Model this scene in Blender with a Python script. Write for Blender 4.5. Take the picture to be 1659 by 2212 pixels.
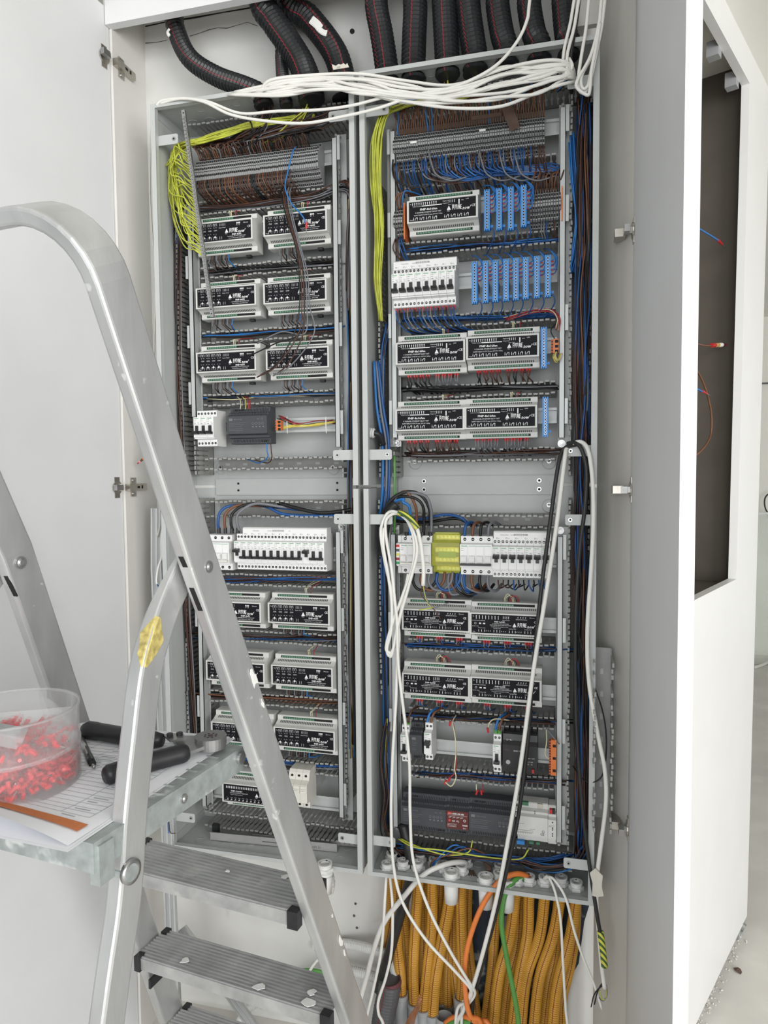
import bpy, math, random
from mathutils import Vector, Matrix
random.seed(7)
rnd = random.uniform
for o in list(bpy.data.objects): bpy.data.objects.remove(o)
SC = bpy.context.scene
COL = SC.collection

# ---------------------------------------------------------------- camera
W, H, F = 1659.0, 2212.0, 1518.16
ZO = 1.45                                   # height of the enclosure joint above the floor
CAM = Vector((0.4370, -1.5276, 0.0304 + ZO))
YAW, PITCH, ROLL = -0.2514, -0.0549, -0.0095
FW = Vector((math.sin(YAW)*math.cos(PITCH), math.cos(YAW)*math.cos(PITCH), math.sin(PITCH)))
_r = Vector((math.cos(YAW), -math.sin(YAW), 0)); _u = _r.cross(FW)
RT = _r*math.cos(ROLL) + _u*math.sin(ROLL)
UP = _u*math.cos(ROLL) - _r*math.sin(ROLL)
cd = bpy.data.cameras.new('camera'); cam = bpy.data.objects.new('camera', cd); COL.objects.link(cam)
cd.sensor_fit = 'HORIZONTAL'; cd.sensor_width = 36.0; cd.lens = F*36.0/W; cd.clip_start = .02; cd.clip_end = 60
cam.matrix_world = Matrix(((RT.x, UP.x, -FW.x, CAM.x), (RT.y, UP.y, -FW.y, CAM.y), (RT.z, UP.z, -FW.z, CAM.z), (0, 0, 0, 1)))
SC.camera = cam

# ---------------------------------------------------------------- world, daylight, exposure
wd = bpy.data.worlds.new('overcast_daylight'); SC.world = wd; wd.use_nodes = True
bg = wd.node_tree.nodes['Background']; bg.inputs['Color'].default_value = (.93, .97, 1.0, 1); bg.inputs['Strength'].default_value = 0.42
def area(name, loc, target, sx, sy, power, col):
    l = bpy.data.lights.new(name, 'AREA'); l.shape = 'RECTANGLE'; l.size = sx; l.size_y = sy; l.energy = power; l.color = col
    o = bpy.data.objects.new(name, l); COL.objects.link(o); o.location = loc
    o.rotation_euler = (Vector(target)-Vector(loc)).to_track_quat('-Z', 'Y').to_euler(); return o
area('window_daylight', (3.4, -3.6, 1.9), (0.2, 0.1, 1.2), 2.6, 2.4, 175, (1, .99, .97))
area('window_daylight', (.3, -4.4, 1.7), (0, .1, 1.3), 3.4, 2.4, 104, (.97, .985, 1))
SC.view_settings.view_transform = 'Standard'; SC.view_settings.look = 'None'; SC.view_settings.gamma = 1
SC.view_settings.use_curve_mapping = False; SC.view_settings.exposure = 0.03

# ---------------------------------------------------------------- pixel -> place
def ray(u, v): return FW + RT*((u-W/2)/F) + UP*((H/2-v)/F)
def at(u, v, Y):
    d = ray(u, v); return CAM + d*((Y-CAM.y)/d.y)
def atz(u, v, Z):
    d = ray(u, v); return CAM + d*((Z-CAM.z)/d.z)
def atx(u, v, X):
    d = ray(u, v); return CAM + d*((X-CAM.x)/d.x)

# ---------------------------------------------------------------- materials
MATS = {}
def mat(name, col, rough=.5, metal=0., var=.06, scale=40., bump=0., bscale=None, alpha=1., trans=0., spec=.5, stretch=None, ior=1.45):
    if name in MATS: return MATS[name]
    m = bpy.data.materials.new(name); m.use_nodes = True; nt = m.node_tree; N = nt.nodes; L = nt.links
    b = N['Principled BSDF']
    tc = N.new('ShaderNodeTexCoord'); mp = N.new('ShaderNodeMapping'); L.new(tc.outputs['Object'], mp.inputs['Vector'])
    if stretch: mp.inputs['Scale'].default_value = stretch
    n = N.new('ShaderNodeTexNoise'); n.inputs['Scale'].default_value = scale; n.inputs['Detail'].default_value = 4
    L.new(mp.outputs['Vector'], n.inputs['Vector'])
    cr = N.new('ShaderNodeValToRGB'); L.new(n.outputs['Fac'], cr.inputs['Fac'])
    a = [max(0, c*(1-var)) for c in col]; z = [min(1, c*(1+var)) for c in col]
    cr.color_ramp.elements[0].position = .3; cr.color_ramp.elements[1].position = .7
    cr.color_ramp.elements[0].color = (*a, 1); cr.color_ramp.elements[1].color = (*z, 1)
    L.new(cr.outputs['Color'], b.inputs['Base Color'])
    b.inputs['Roughness'].default_value = rough; b.inputs['Metallic'].default_value = metal
    b.inputs['Alpha'].default_value = alpha; b.inputs['Transmission Weight'].default_value = trans
    b.inputs['Specular IOR Level'].default_value = spec; b.inputs['IOR'].default_value = ior
    if bump:
        n2 = N.new('ShaderNodeTexNoise'); n2.inputs['Scale'].default_value = bscale or scale; n2.inputs['Detail'].default_value = 6
        L.new(mp.outputs['Vector'], n2.inputs['Vector'])
        bp = N.new('ShaderNodeBump'); bp.inputs['Strength'].default_value = bump; bp.inputs['Distance'].default_value = .004
        L.new(n2.outputs['Fac'], bp.inputs['Height']); L.new(bp.outputs['Normal'], b.inputs['Normal'])
    m['b'] = 1; MATS[name] = m; return m
def splat(m, col, scale, thr, wid=.03):
    """specks or stains of another colour with a shape of their own, mixed over a material"""
    nt = m.node_tree; N = nt.nodes; L = nt.links; b = N['Principled BSDF']
    src = b.inputs['Base Color'].links[0].from_socket
    tc = N.new('ShaderNodeTexCoord'); n = N.new('ShaderNodeTexNoise'); n.inputs['Scale'].default_value = scale; n.inputs['Detail'].default_value = 3
    L.new(tc.outputs['Object'], n.inputs['Vector'])
    cr = N.new('ShaderNodeValToRGB'); cr.color_ramp.elements[0].position = thr; cr.color_ramp.elements[1].position = thr+wid
    L.new(n.outputs['Fac'], cr.inputs['Fac'])
    mx = N.new('ShaderNodeMix'); mx.data_type = 'RGBA'; L.new(cr.outputs['Color'], mx.inputs[0]); L.new(src, mx.inputs[6])
    mx.inputs[7].default_value = (*col, 1); L.new(mx.outputs[2], b.inputs['Base Color'])
    return m
white = mat('white_lacquer', (.80, .80, .79), .38, var=.015, scale=8)
whitein = mat('white_matt_board', (.70, .705, .71), .55, var=.02, scale=6, bump=.04, bscale=300)
jambm = splat(mat('primed_board', (.70, .685, .65), .7, var=.03, scale=9, bump=.06, bscale=60), (.6, .585, .55), 5, .62, .12)
plaster = splat(mat('old_white_plaster', (.66, .655, .63), .75, var=.05, scale=7, bump=.25, bscale=22), (.5, .48, .45), 9, .66, .1)
conc = splat(mat('concrete_screed', (.62, .60, .56), .8, var=.1, scale=3, bump=.2, bscale=30), (.70, .68, .64), 6, .55, .2)
encl = mat('grey_enclosure_paint', (.45, .468, .458), .42, var=.02, scale=30, bump=.03, bscale=700)
plate = mat('grey_back_plate', (.40, .42, .415), .45, var=.02, scale=20)
duct = mat('grey_duct_plastic', (.31, .31, .295), .42, var=.06, scale=60)
dinm = mat('light_grey_rail', (.46, .48, .475), .35, .15, var=.03, scale=40)
zinc = splat(mat('zinc_steel', (.40, .40, .395), .32, .85, var=.12, scale=50), (.45, .45, .45), 30, .6, .1)
galv = splat(mat('galvanised_sheet', (.40, .435, .43), .45, .5, var=.18, scale=55, bump=.1, bscale=90), (.66, .68, .67), 22, .60, .06)
alu = splat(mat('brushed_aluminium', (.54, .545, .54), .36, .62, var=.14, scale=18, bump=.05, bscale=200, stretch=(1, 1, .25)), (.8, .8, .79), 26, .70, .03)
alug = splat(mat('scuffed_tread_aluminium', (.43, .43, .425), .42, .45, var=.2, scale=26, bump=.1, bscale=150), (.58, .57, .54), 12, .64, .05)
modw = mat('light_grey_housing', (.60, .60, .575), .45, var=.02, scale=30)
brk = mat('white_breaker_plastic', (.74, .74, .73), .4, var=.015, scale=40)
blk = mat('black_plastic', (.018, .018, .02), .4, var=.2, scale=60)
lab = mat('black_label', (.007, .007, .010), .6, var=.2, scale=30, spec=.2)
ink = mat('white_print', (.72, .72, .72), .5, var=.02)
inkg = mat('green_print', (.03, .30, .10), .5, var=.05)
inkk = mat('dark_print', (.08, .08, .08), .5, var=.05)
grn = mat('green_terminal', (.05, .17, .09), .45, var=.12, scale=200)
psu = mat('charcoal_housing', (.05, .053, .06), .5, var=.05, scale=60)
psut = mat('grey_print', (.16, .16, .16), .5, var=.05)
blu = mat('blue_terminal_plastic', (.035, .23, .60), .4, var=.05, scale=50)
trm = mat('grey_terminal_plastic', (.27, .275, .275), .5, var=.06, scale=80)
dark = mat('dark_recess', (.01, .01, .01), .8, var=.1)
orng = mat('orange_plastic', (.62, .16, .03), .45, var=.06)
yel = mat('clear_yellow_cover', (.72, .74, .05), .2, var=.05, trans=.6, alpha=.75)
wht = mat('white_cable', (.71, .70, .66), .42, var=.03, scale=25)
cblk = mat('black_cable', (.02, .02, .02), .45, var=.2)
w_brn = mat('brown_wire', (.070, .030, .020), .45, var=.12, scale=20)
w_tan = mat('light_brown_wire', (.16, .066, .032), .45, var=.12, scale=20)
w_blu = mat('blue_wire', (.012, .075, .25), .42, var=.1, scale=20)
w_lbl = mat('bright_blue_wire', (.022, .16, .46), .42, var=.1, scale=20)
w_blk = mat('black_wire', (.009, .009, .010), .4, var=.2, scale=20)
w_gry = mat('grey_wire', (.16, .165, .18), .42, var=.1, scale=20)
w_gy = mat('yellow_green_wire', (.47, .50, .06), .42, var=.22, scale=35)
w_red = mat('red_wire', (.32, .02, .025), .4, var=.1)
w_crm = mat('cream_wire', (.62, .58, .38), .42, var=.05)
w_yel = mat('yellow_wire', (.66, .55, .10), .42, var=.05)
w_grn = mat('green_cable', (.09, .28, .06), .42, var=.06)
w_org = mat('orange_cable', (.72, .20, .045), .42, var=.05)
ferr = mat('red_ferrule', (.50, .02, .025), .35, var=.1)
copper = mat('copper_strand', (.45, .2, .11), .35, .7, var=.1)
cond = mat('black_corrugated', (.017, .018, .020), .34, var=.15)
red = mat('red_stripe', (.25, .02, .03), .5, var=.1)
odk2 = mat('ochre_groove', (.20, .075, .012), .6, var=.1, scale=20)
ocon = mat('ochre_corrugated', (.60, .315, .042), .5, var=.08, scale=20)
odk = mat('dark_red_stripe', (.18, .025, .012), .5, var=.1)
gcon = mat('grey_corrugated', (.10, .10, .105), .5, var=.1)
pvc = mat('white_pvc', (.68, .68, .66), .45, var=.03)
gpvc = mat('grey_pvc', (.36, .37, .375), .45, var=.03)
paper = mat('white_paper', (.80, .81, .84), .7, var=.015, scale=12)
clear = mat('clear_tub_plastic', (.93, .93, .93), .12, var=.02, trans=.8, alpha=.38, ior=1.15)
paint = mat('dried_white_paint', (.75, .75, .72), .6, var=.05, scale=60, bump=.2)
yspl = mat('dried_yellow_paint', (.44, .36, .12), .6, var=.35, scale=120, bump=.3)
tape = mat('masking_tape', (.58, .55, .48), .7, var=.05, scale=60, bump=.2)
beige = mat('ivory_holder', (.66, .645, .585), .45, var=.02)
nick = mat('nickel_hinge', (.50, .47, .42), .28, .9, var=.08, scale=60)
tan_t = mat('brown_label_strip', (.085, .05, .035), .7, var=.15, scale=80)
glassm = mat('clear_glass', (.85, .93, .9), .03, var=.01, trans=.9, alpha=.35)
cream = mat('cream_ceiling_paint', (.80, .79, .73), .7, var=.02, scale=4)
filler = splat(mat('grey_primed_board', (.58, .565, .525), .7, var=.04, scale=9, bump=.05, bscale=60, stretch=(4, 4, .3)), (.63, .615, .575), 4, .6, .15)
niche = mat('shade_darkened_board', (.115, .100, .083), .8, var=.08, scale=9)  # brown darkened to carry the shade of the enclosed flank cavity
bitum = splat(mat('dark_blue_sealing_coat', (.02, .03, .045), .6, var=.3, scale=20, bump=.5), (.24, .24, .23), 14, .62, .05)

# ---------------------------------------------------------------- mesh builder
class B:
    def __init__(s): s.v = []; s.f = []; s.sm = False
    def add(s, vs, fs):
        n = len(s.v); s.v += [tuple(p) for p in vs]; s.f += [tuple(i+n for i in f) for f in fs]; return s
    def box(s, x0, x1, y0, y1, z0, z1):
        return s.add([(x0, y0, z0), (x1, y0, z0), (x1, y1, z0), (x0, y1, z0), (x0, y0, z1), (x1, y0, z1), (x1, y1, z1), (x0, y1, z1)],
                     [(0, 3, 2, 1), (4, 5, 6, 7), (0, 1, 5, 4), (1, 2, 6, 5), (2, 3, 7, 6), (3, 0, 4, 7)])
    def hull(s, a, b):                       # two matching loops, capped
        n = len(a)
        return s.add(list(a)+list(b), [tuple(range(n))[::-1], tuple(range(n, 2*n))]+[(i, (i+1) % n, n+(i+1) % n, n+i) for i in range(n)])
    def px(s, poly, x0, x1): return s.hull([(x0, y, z) for y, z in poly], [(x1, y, z) for y, z in poly])
    def pz(s, poly, z0, z1): return s.hull([(x, y, z0) for x, y in poly], [(x, y, z1) for x, y in poly])
    def py(s, poly, y0, y1): return s.hull([(x, y0, z) for x, z in poly], [(x, y1, z) for x, z in poly])
    def cyl(s, p, q, r, n=12, r2=None, cap=True):
        p = Vector(p); q = Vector(q); d = (q-p).normalized(); a = d.orthogonal().normalized(); b = d.cross(a)
        r2 = r if r2 is None else r2
        l0 = [p+(a*math.cos(t)+b*math.sin(t))*r for t in [2*math.pi*i/n for i in range(n)]]
        l1 = [q+(a*math.cos(t)+b*math.sin(t))*r2 for t in [2*math.pi*i/n for i in range(n)]]
        fs = [(i, (i+1) % n, n+(i+1) % n, n+i) for i in range(n)]
        if cap: fs += [tuple(range(n))[::-1], tuple(range(n, 2*n))]
        return s.add(l0+l1, fs)
    def ring(s, p, ax, r0, r1, h, n=18):     # a tube wall: inner r0, outer r1
        p = Vector(p); d = Vector(ax).normalized(); a = d.orthogonal().normalized(); b = d.cross(a); L = []
        for (r, k) in ((r0, 0), (r1, 0), (r1, h), (r0, h)):
            L.append([p+d*k+(a*math.cos(2*math.pi*i/n)+b*math.sin(2*math.pi*i/n))*r for i in range(n)])
        vs = sum(L, []); fs = []
        for j in range(4):
            for i in range(n):
                fs.append((j*n+i, j*n+(i+1) % n, ((j+1) % 4)*n+(i+1) % n, ((j+1) % 4)*n+i))
        return s.add(vs, fs)
    def frames(s, pts):
        T = []
        for i in range(len(pts)):
            T.append((pts[min(i+1, len(pts)-1)]-pts[max(i-1, 0)]).normalized())
        a = T[0].orthogonal().normalized(); R = []
        for t in T:
            a = (a-t*a.dot(t)); a = a.normalized() if a.length > 1e-6 else t.orthogonal().normalized(); R.append((a.copy(), t.cross(a)))
        return R
    def tube(s, pts, r, n=6, cap=True):
        s.sm = True; R = s.frames(pts); vs = []
        for i, p in enumerate(pts):
            rr = r[i] if isinstance(r, (list, tuple)) else r
            for k in range(n):
                t = 2*math.pi*k/n; vs.append(p+(R[i][0]*math.cos(t)+R[i][1]*math.sin(t))*rr)
        fs = [(i*n+k, i*n+(k+1) % n, (i+1)*n+(k+1) % n, (i+1)*n+k) for i in range(len(pts)-1) for k in range(n)]
        if cap: fs += [tuple(range(n))[::-1], tuple(range((len(pts)-1)*n, len(pts)*n))]
        return s.add(vs, fs)
    def sweep(s, pts, prof, side):           # profile (a,b): a along side, b along tangent x side
        vs = []; n = len(prof)
        for i, p in enumerate(pts):
            t = (pts[min(i+1, len(pts)-1)]-pts[max(i-1, 0)]).normalized(); sd = side[i] if isinstance(side, list) else side
            sd = (sd-t*sd.dot(t)).normalized(); c = t.cross(sd)
            vs += [p+sd*a+c*b for a, b in prof]
        fs = [(i*n+k, i*n+(k+1) % n, (i+1)*n+(k+1) % n, (i+1)*n+k) for i in range(len(pts)-1) for k in range(n)]
        fs += [tuple(range(n))[::-1], tuple(range((len(pts)-1)*n, len(pts)*n))]
        return s.add(vs, fs)
    def mesh(s, name, m, smooth=None):
        me = bpy.data.meshes.new(name); me.from_pydata(s.v, [], s.f); me.materials.append(m)
        if s.sm if smooth is None else smooth: me.polygons.foreach_set('use_smooth', [True]*len(me.polygons))
        me.update(); return me
def rrect(w, h, r, n=3):                      # rounded rectangle loop
    out = []
    for cx, cy, a0 in ((w/2-r, h/2-r, 0), (-w/2+r, h/2-r, 90), (-w/2+r, -h/2+r, 180), (w/2-r, -h/2+r, 270)):
        for i in range(n+1):
            t = math.radians(a0+90*i/n); out.append((cx+r*math.cos(t), cy+r*math.sin(t)))
    return out
def obj(name, me, parent=None, loc=None, rot=None, scale=None):
    o = bpy.data.objects.new(name, me); COL.objects.link(o)
    if parent is not None: o.parent = parent
    if loc is not None: o.location = loc
    if rot is not None: o.rotation_euler = rot
    if scale is not None: o.scale = scale
    return o
def tag(o, label, cat, group=None, kind=None):
    if label: o['label'] = label
    if cat: o['category'] = cat
    if group: o['group'] = group
    if kind: o['kind'] = kind
    return o
def thing(name, label, cat, loc=(0, 0, 0), group=None, rot=None):
    return tag(obj(name, None, None, loc, rot), label, cat, group)
def struct(name, b, m, label=None, parent=None):
    o = obj(name, b.mesh(name, m) if isinstance(b, B) else b, parent)
    if parent is None: o['kind'] = 'structure'; o['label'] = label; o['category'] = name.split('_')[0]
    return o
def stuff(o): o['kind'] = 'stuff'; return o
def smooth(pts, seg=6):                        # Catmull-Rom through the points
    P = [Vector(p) for p in pts]
    if len(P) < 3: return [P[0].lerp(P[-1], i/4) for i in range(5)]
    P = [P[0]*2-P[1]]+P+[P[-1]*2-P[-2]]; out = []
    for i in range(1, len(P)-2):
        a, b, c, d = P[i-1:i+3]
        for k in range(seg):
            t = k/seg; out.append(.5*((2*b)+(c-a)*t+(2*a-5*b+4*c-d)*t*t+(3*b-a-3*c+d)*t**3))
    out.append(P[-2]); return out
def pp(L): return [at(*q) for q in L]
JOIN = {}
LOOSE = ('earth wires of the upper left loom', 'earth wires of the upper right loom', 'wires on top of the long right terminal row', 'brown wires under the big left terminal row', 'wires under the relay modules',
         'blue sweep below the long terminal row', 'loose bunch across the left motor modules', 'loops under the yellow block', 'grey loops under the long terminal row', 'bare copper strands', 'wires above the single breakers', 'wires above the small left terminals', 'brown coil above the blank gland')
def wire(L, r, m, label, group=None, name='wire', cat='wire', n=6, seg=6, world=False, down=False):
    if not world:
        hi, he = L[0][1] < 0, L[-1][1] < 0; L = pp(L)
        if hi: L.insert(0, L[0]+(L[0]-L[1]).normalized()*.3)     # carries on above the picture
        if he: L.append(L[-1]+(L[-1]-L[-2]).normalized()*.3)
    L = list(L)
    if down: L.append(Vector((L[-1].x, L[-1].y-.01, .008)))
    pts = smooth(L, seg)
    if group and name == 'wire' and group not in LOOSE:      # massed wires nobody could count: one object for each bundle
        j = JOIN.setdefault(group, [B(), [], [], label]); k = len(j[0].f); j[0].tube(pts, r, n)
        if m not in j[1]: j[1].append(m)
        j[2] += [j[1].index(m)]*(len(j[0].f)-k); return None
    return tag(obj(name, B().tube(pts, r, n).mesh(name, m)), label, cat, group)
def loom(L, k, sp, r, mats, label, group, name='wire', n=6, seg=5, seq=None, wild=.35):
    """k separate wires along the control points L = (u, v, Y), each offset by its own spread"""
    for i in range(k):
        jit = (rnd(-1, 1), rnd(-1, 1), rnd(-1, 1)); q = []
        for j, c in enumerate(L):
            s_ = sp[j] if isinstance(sp, list) else sp
            q.append((c[0]+(jit[0]*.8+rnd(-wild, wild))*s_[0], c[1]+(jit[1]*.8+rnd(-wild, wild))*s_[1], c[2]+(jit[2]*.8+rnd(-wild, wild))*s_[2]))
        m = mats[i % len(mats)] if seq else random.choice(mats)
        wire(q, r, m, label, group, name, n=n, seg=seg)
def corr_mesh(pts, R, pitch, dep, m, nm, n=14, gm=None):
    P = smooth(pts, 10); L = [0]
    for i in range(1, len(P)): L.append(L[-1]+(P[i]-P[i-1]).length)
    Q = []; rr = []; s = 0; j = 0; k = 0; prof = (R, R, R-dep, R-dep); step = (.14, .36, .14, .36)
    while s < L[-1]:
        while j < len(L)-2 and L[j+1] < s: j += 1
        t = (s-L[j])/max(1e-9, L[j+1]-L[j]); Q.append(P[j].lerp(P[j+1], t)); rr.append(prof[k % 4]); s += pitch*step[k % 4]; k += 1
    b = B(); b.tube(Q, rr, n); me = b.mesh(nm, m, False)
    if gm:
        me.materials.append(gm); me.polygons.foreach_set('material_index', [1 if (f // n) % 4 == 2 and f < (len(Q)-1)*n else 0 for f in range(len(me.polygons))])
    return me, Q, rr, b.frames(Q)
def conduit(pts, R, label, m, group=None, pitch=.0058, dep=.0022, stripes=(), sm=None, name='corrugated_conduit', n=14, sw=.09, gm=None):
    me, Q, rr, fr = corr_mesh(pts, R, pitch, dep, m, name, n, gm)
    t = thing(name, label, 'conduit', Q[0], group)
    o = obj('corrugated_tube', me, t, -Q[0])
    for ang in stripes:
        vs = []; fs = []
        for i, q in enumerate(Q):
            for da in (-sw, sw):
                # the stripe faces the front: measured from the direction of -Y around the tube
                tg = fr[i][0].cross(fr[i][1]); f = Vector((0, -1, 0)); f = (f-tg*f.dot(tg)).normalized(); g = tg.cross(f)
                vs.append(q-Q[0]+(f*math.cos(ang+da)+g*math.sin(ang+da))*(rr[i]+.0004))
        fs = [(2*i, 2*i+1, 2*i+3, 2*i+2) for i in range(len(Q)-1)]
        obj('marking_stripe', B().add(vs, fs).mesh('marking_stripe', sm), t)
    return t
# text -> flat mesh geometry
_tc = {}
def glyphs(s):
    if s not in _tc:
        c = bpy.data.curves.new('t', 'FONT'); c.body = s; c.size = 1; c.resolution_u = 1
        o = bpy.data.objects.new('t', c); me = bpy.data.meshes.new_from_object(o)
        _tc[s] = ([tuple(v.co) for v in me.vertices], [tuple(p.vertices) for p in me.polygons])
        bpy.data.objects.remove(o); bpy.data.meshes.remove(me); bpy.data.curves.remove(c)
    return _tc[s]
def text(b, s, x, z, size, y=0., sx=1., shear=0., align='l', bold=0.):
    v, f = glyphs(s); w = max([p[0] for p in v] or [0])*size*sx
    x0 = x-(w/2 if align == 'c' else w if align == 'r' else 0)
    for off in ((0, bold) if bold else (0,)):
        b.add([(x0+p[0]*size*sx+p[1]*size*shear+off, y-off*.05, z+p[1]*size) for p in v], f)
    return b
def flat(b, x0, x1, z0, z1, y=0.): return b.add([(x0, y, z0), (x1, y, z0), (x1, y, z1), (x0, y, z1)], [(0, 1, 2, 3)])
def seg2(b, x0, z0, x1, z1, w=.0003, y=0.):
    d = Vector((x1-x0, z1-z0)); d.normalize(); n = Vector((-d.y, d.x))*w
    return b.add([(x0-n.x, y, z0-n.y), (x1-n.x, y, z1-n.y), (x1+n.x, y, z1+n.y), (x0+n.x, y, z0+n.y)], [(0, 1, 2, 3)])
def dash(b, x0, x1, z, h=.0004, y=0.):         # print too small to read: a row of short ticks
    x = x0
    while x < x1:
        w = rnd(.0006, .0016); flat(b, x, min(x+w, x1), z-h, z+h, y); x += w+.0005
    return b
# ================================================================ the setting
ZT, ZB, ZS = .9084+ZO, -.9031+ZO, ZO
L0, L1, R0, R1 = -.5153, -.017, 0., .5
DEP = .17
P0 = atz(1516, 2212, 0); P1 = atz(1613, 2001, 0)
fdir = (P1-P0); fdir.z = 0; fdir.normalize(); fnor = Vector((fdir.y, -fdir.x, 0))     # visible face of the slanted flank
def onfl(u, v):
    d = ray(u, v); X = CAM+d*((P0-CAM).dot(fnor)/d.dot(fnor)); return (X-P0).dot(fdir), X.z
CEIL = onfl(1620, 108)[1]
struct('floor', B().box(-3, 5, -4.2, 4.7, -.06, 0), conc, 'bare grey concrete screed floor of the building site')
struct('ceiling', B().box(-3, 5, -2.0, 4.7, CEIL, CEIL+.1), cream, 'smooth cream painted ceiling at the upper right')
wb = struct('wall_back', B().box(-.66, .60, DEP+.002, DEP+.12, 0, CEIL), plaster, 'rough white plastered wall behind the enclosures')
def crack(L, w):
    vs = []; fs = []
    for i, (u, v) in enumerate(L):
        p = at(u, v, DEP+.0012); k = w*rnd(.5, 1.4); vs += [(p.x, p.y, p.z-k), (p.x, p.y, p.z+k)]
    fs = [(2*i, 2*i+2, 2*i+3, 2*i+1) for i in range(len(L)-1)]
    return B().add(vs, fs)
struct('plaster_crack', crack([(314, 57), (360, 47), (420, 38), (480, 27), (540, 17)], .0022), dark, parent=wb)
struct('plaster_crack', crack([(410, 78), (430, 72), (452, 64), (470, 60), (490, 61), (510, 55), (535, 48), (556, 56)], .0011), inkk, parent=wb)
struct('plaster_crack', crack([(314, 93), (335, 92), (360, 87)], .001), inkk, parent=wb)
struct('drill_hole', B().cyl(at(761, 68, DEP+.003), at(761, 68, DEP)+Vector((0, -.001, 0)), .006, 8), dark, parent=wb)
for u, v in ((768, 1952), (765, 1978), (771, 2004)):
    struct('drill_hole', B().cyl(at(u, v, DEP+.003), at(u, v, DEP)+Vector((0, .0005, 0)), .0035, 8), niche, parent=wb)
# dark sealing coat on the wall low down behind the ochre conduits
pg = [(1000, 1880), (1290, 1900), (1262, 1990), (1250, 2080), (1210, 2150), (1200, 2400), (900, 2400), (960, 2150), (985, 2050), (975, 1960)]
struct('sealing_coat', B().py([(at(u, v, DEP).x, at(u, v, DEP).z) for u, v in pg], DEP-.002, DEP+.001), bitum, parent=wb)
# jambs, filler, fascia
jx = -.637
struct('trim_1', B().box(jx-.022, jx, .03, DEP+.01, 0, CEIL), jambm, 'white primed jamb board beside the left open door')
struct('trim_2', B().pz([(.508, .13), (.570, .012), (.578, .02), (.516, .138)], 0, CEIL), filler, 'narrow beige filler board right of the enclosures')
fz = at(240, 56, .02).z
struct('trim_3', B().box(jx-.005, .57, .012, .034, fz, CEIL), whitein, 'white fascia board across the top of the closet')
q = at(1243, 58, .1); r_ = at(1345, 45, .1)
tr = struct('trim_4', B().box(q.x, .507, .1, .115, q.z, CEIL), jambm, 'short white board above the right enclosure')
struct('screw_head', B().cyl(at(1322, 6, .1), at(1322, 6, .097), .005, 10), zinc, parent=tr)
struct('timber_batten', B().box(q.x, .507, .13, .165, q.z-.028, q.z-.008), tan_t, parent=tr)
# left door: hinge at the jamb, open a little past a right angle
def door(name, hinge, ang, width, thick, side, label, m):
    d = Vector((math.sin(ang), -math.cos(ang), 0)); n = Vector((-d.y, d.x, 0))*side   # n points to the outside face
    e = hinge+d*width; a = [(hinge.x, hinge.y), (e.x, e.y), (e.x+n.x*thick, e.y+n.y*thick), (hinge.x+n.x*thick, hinge.y+n.y*thick)]
    return struct(name, B().pz(a, .02, CEIL-.06), m, label), d, n
d1, dd1, dn1 = door('door_1', Vector((jx-.006, .026, 0)), math.radians(-5), .6, .021, -1, 'white closet door standing open on the left', whitein)
d2, dd2, dn2 = door('door_2', Vector((.571, .028, 0)), math.radians(.7), .60, .019, 1, 'white closet door standing open on the right', whitein)
# routed finger pull in the edge of the right door
e2 = Vector((.571, .028, 0))+dd2*.6005; m2 = e2+dn2*.010
lip = mat('edge_banding', (.62, .625, .62), .45, var=.01)
struct('door_edge_band', B().pz([(e2.x, e2.y), ((e2+dn2*.019).x, (e2+dn2*.019).y), ((e2+dn2*.019+dd2*.0012).x, (e2+dn2*.019+dd2*.0012).y), ((e2+dd2*.0012).x, (e2+dd2*.0012).y)], .02, CEIL-.06), lip, parent=d2)
zg = CAM.z+(ray(1478, 1885)*((m2-CAM).length/ray(1478, 1885).length)).z
def off(p, a, b): return p+dn2*a+dd2*b
g = B()
for (a0, a1, zt) in ((.004, .0065, zg-.004), (.0065, .010, zg), (.010, .0145, zg-.005), (.0145, .0178, zg-.018)):
    A, C = off(e2, a0, .0016), off(e2, a1, .0016); D, E_ = off(e2, a1, .0003), off(e2, a0, .0003)
    g.pz([(A.x, A.y), (C.x, C.y), (D.x, D.y), (E_.x, E_.y)], .02, zt)
struct('finger_pull', g, mat('routed_edge', (.52, .51, .51), .6), parent=d2)
# hinges (door part > cup plate, arm)
def hinge(parent, hp, along, into, name='hinge'):
    """hp: middle of the cup plate on the door, along: along the door, into: across to the jamb"""
    z = Vector((0, 0, 1)); along = along.normalized(); into = into.normalized(); nz = along.cross(z).normalized()
    def bx(b, o, a0, a1, b0, b1, z0, z1): b.hull([o+along*a0+into*b0+z*z0, o+along*a1+into*b0+z*z0, o+along*a1+into*b1+z*z0, o+along*a0+into*b1+z*z0],
                                                 [o+along*a0+into*b0+z*z1, o+along*a1+into*b0+z*z1, o+along*a1+into*b1+z*z1, o+along*a0+into*b1+z*z1])
    b = B(); bx(b, hp, -.009, .009, 0, .002, -.026, .026); b.cyl(hp+into*.001-z*.0, hp+into*.004, .0165, 14)
    o = struct('hinge_cup', b, nick, parent=parent)
    b = B(); bx(b, hp, -.004, .004, .002, .018, -.006, .006); bx(b, hp, -.022, .000, .010, .020, -.007, .007)
    struct('hinge_link', b, zinc, parent=o)
    return o
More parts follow.
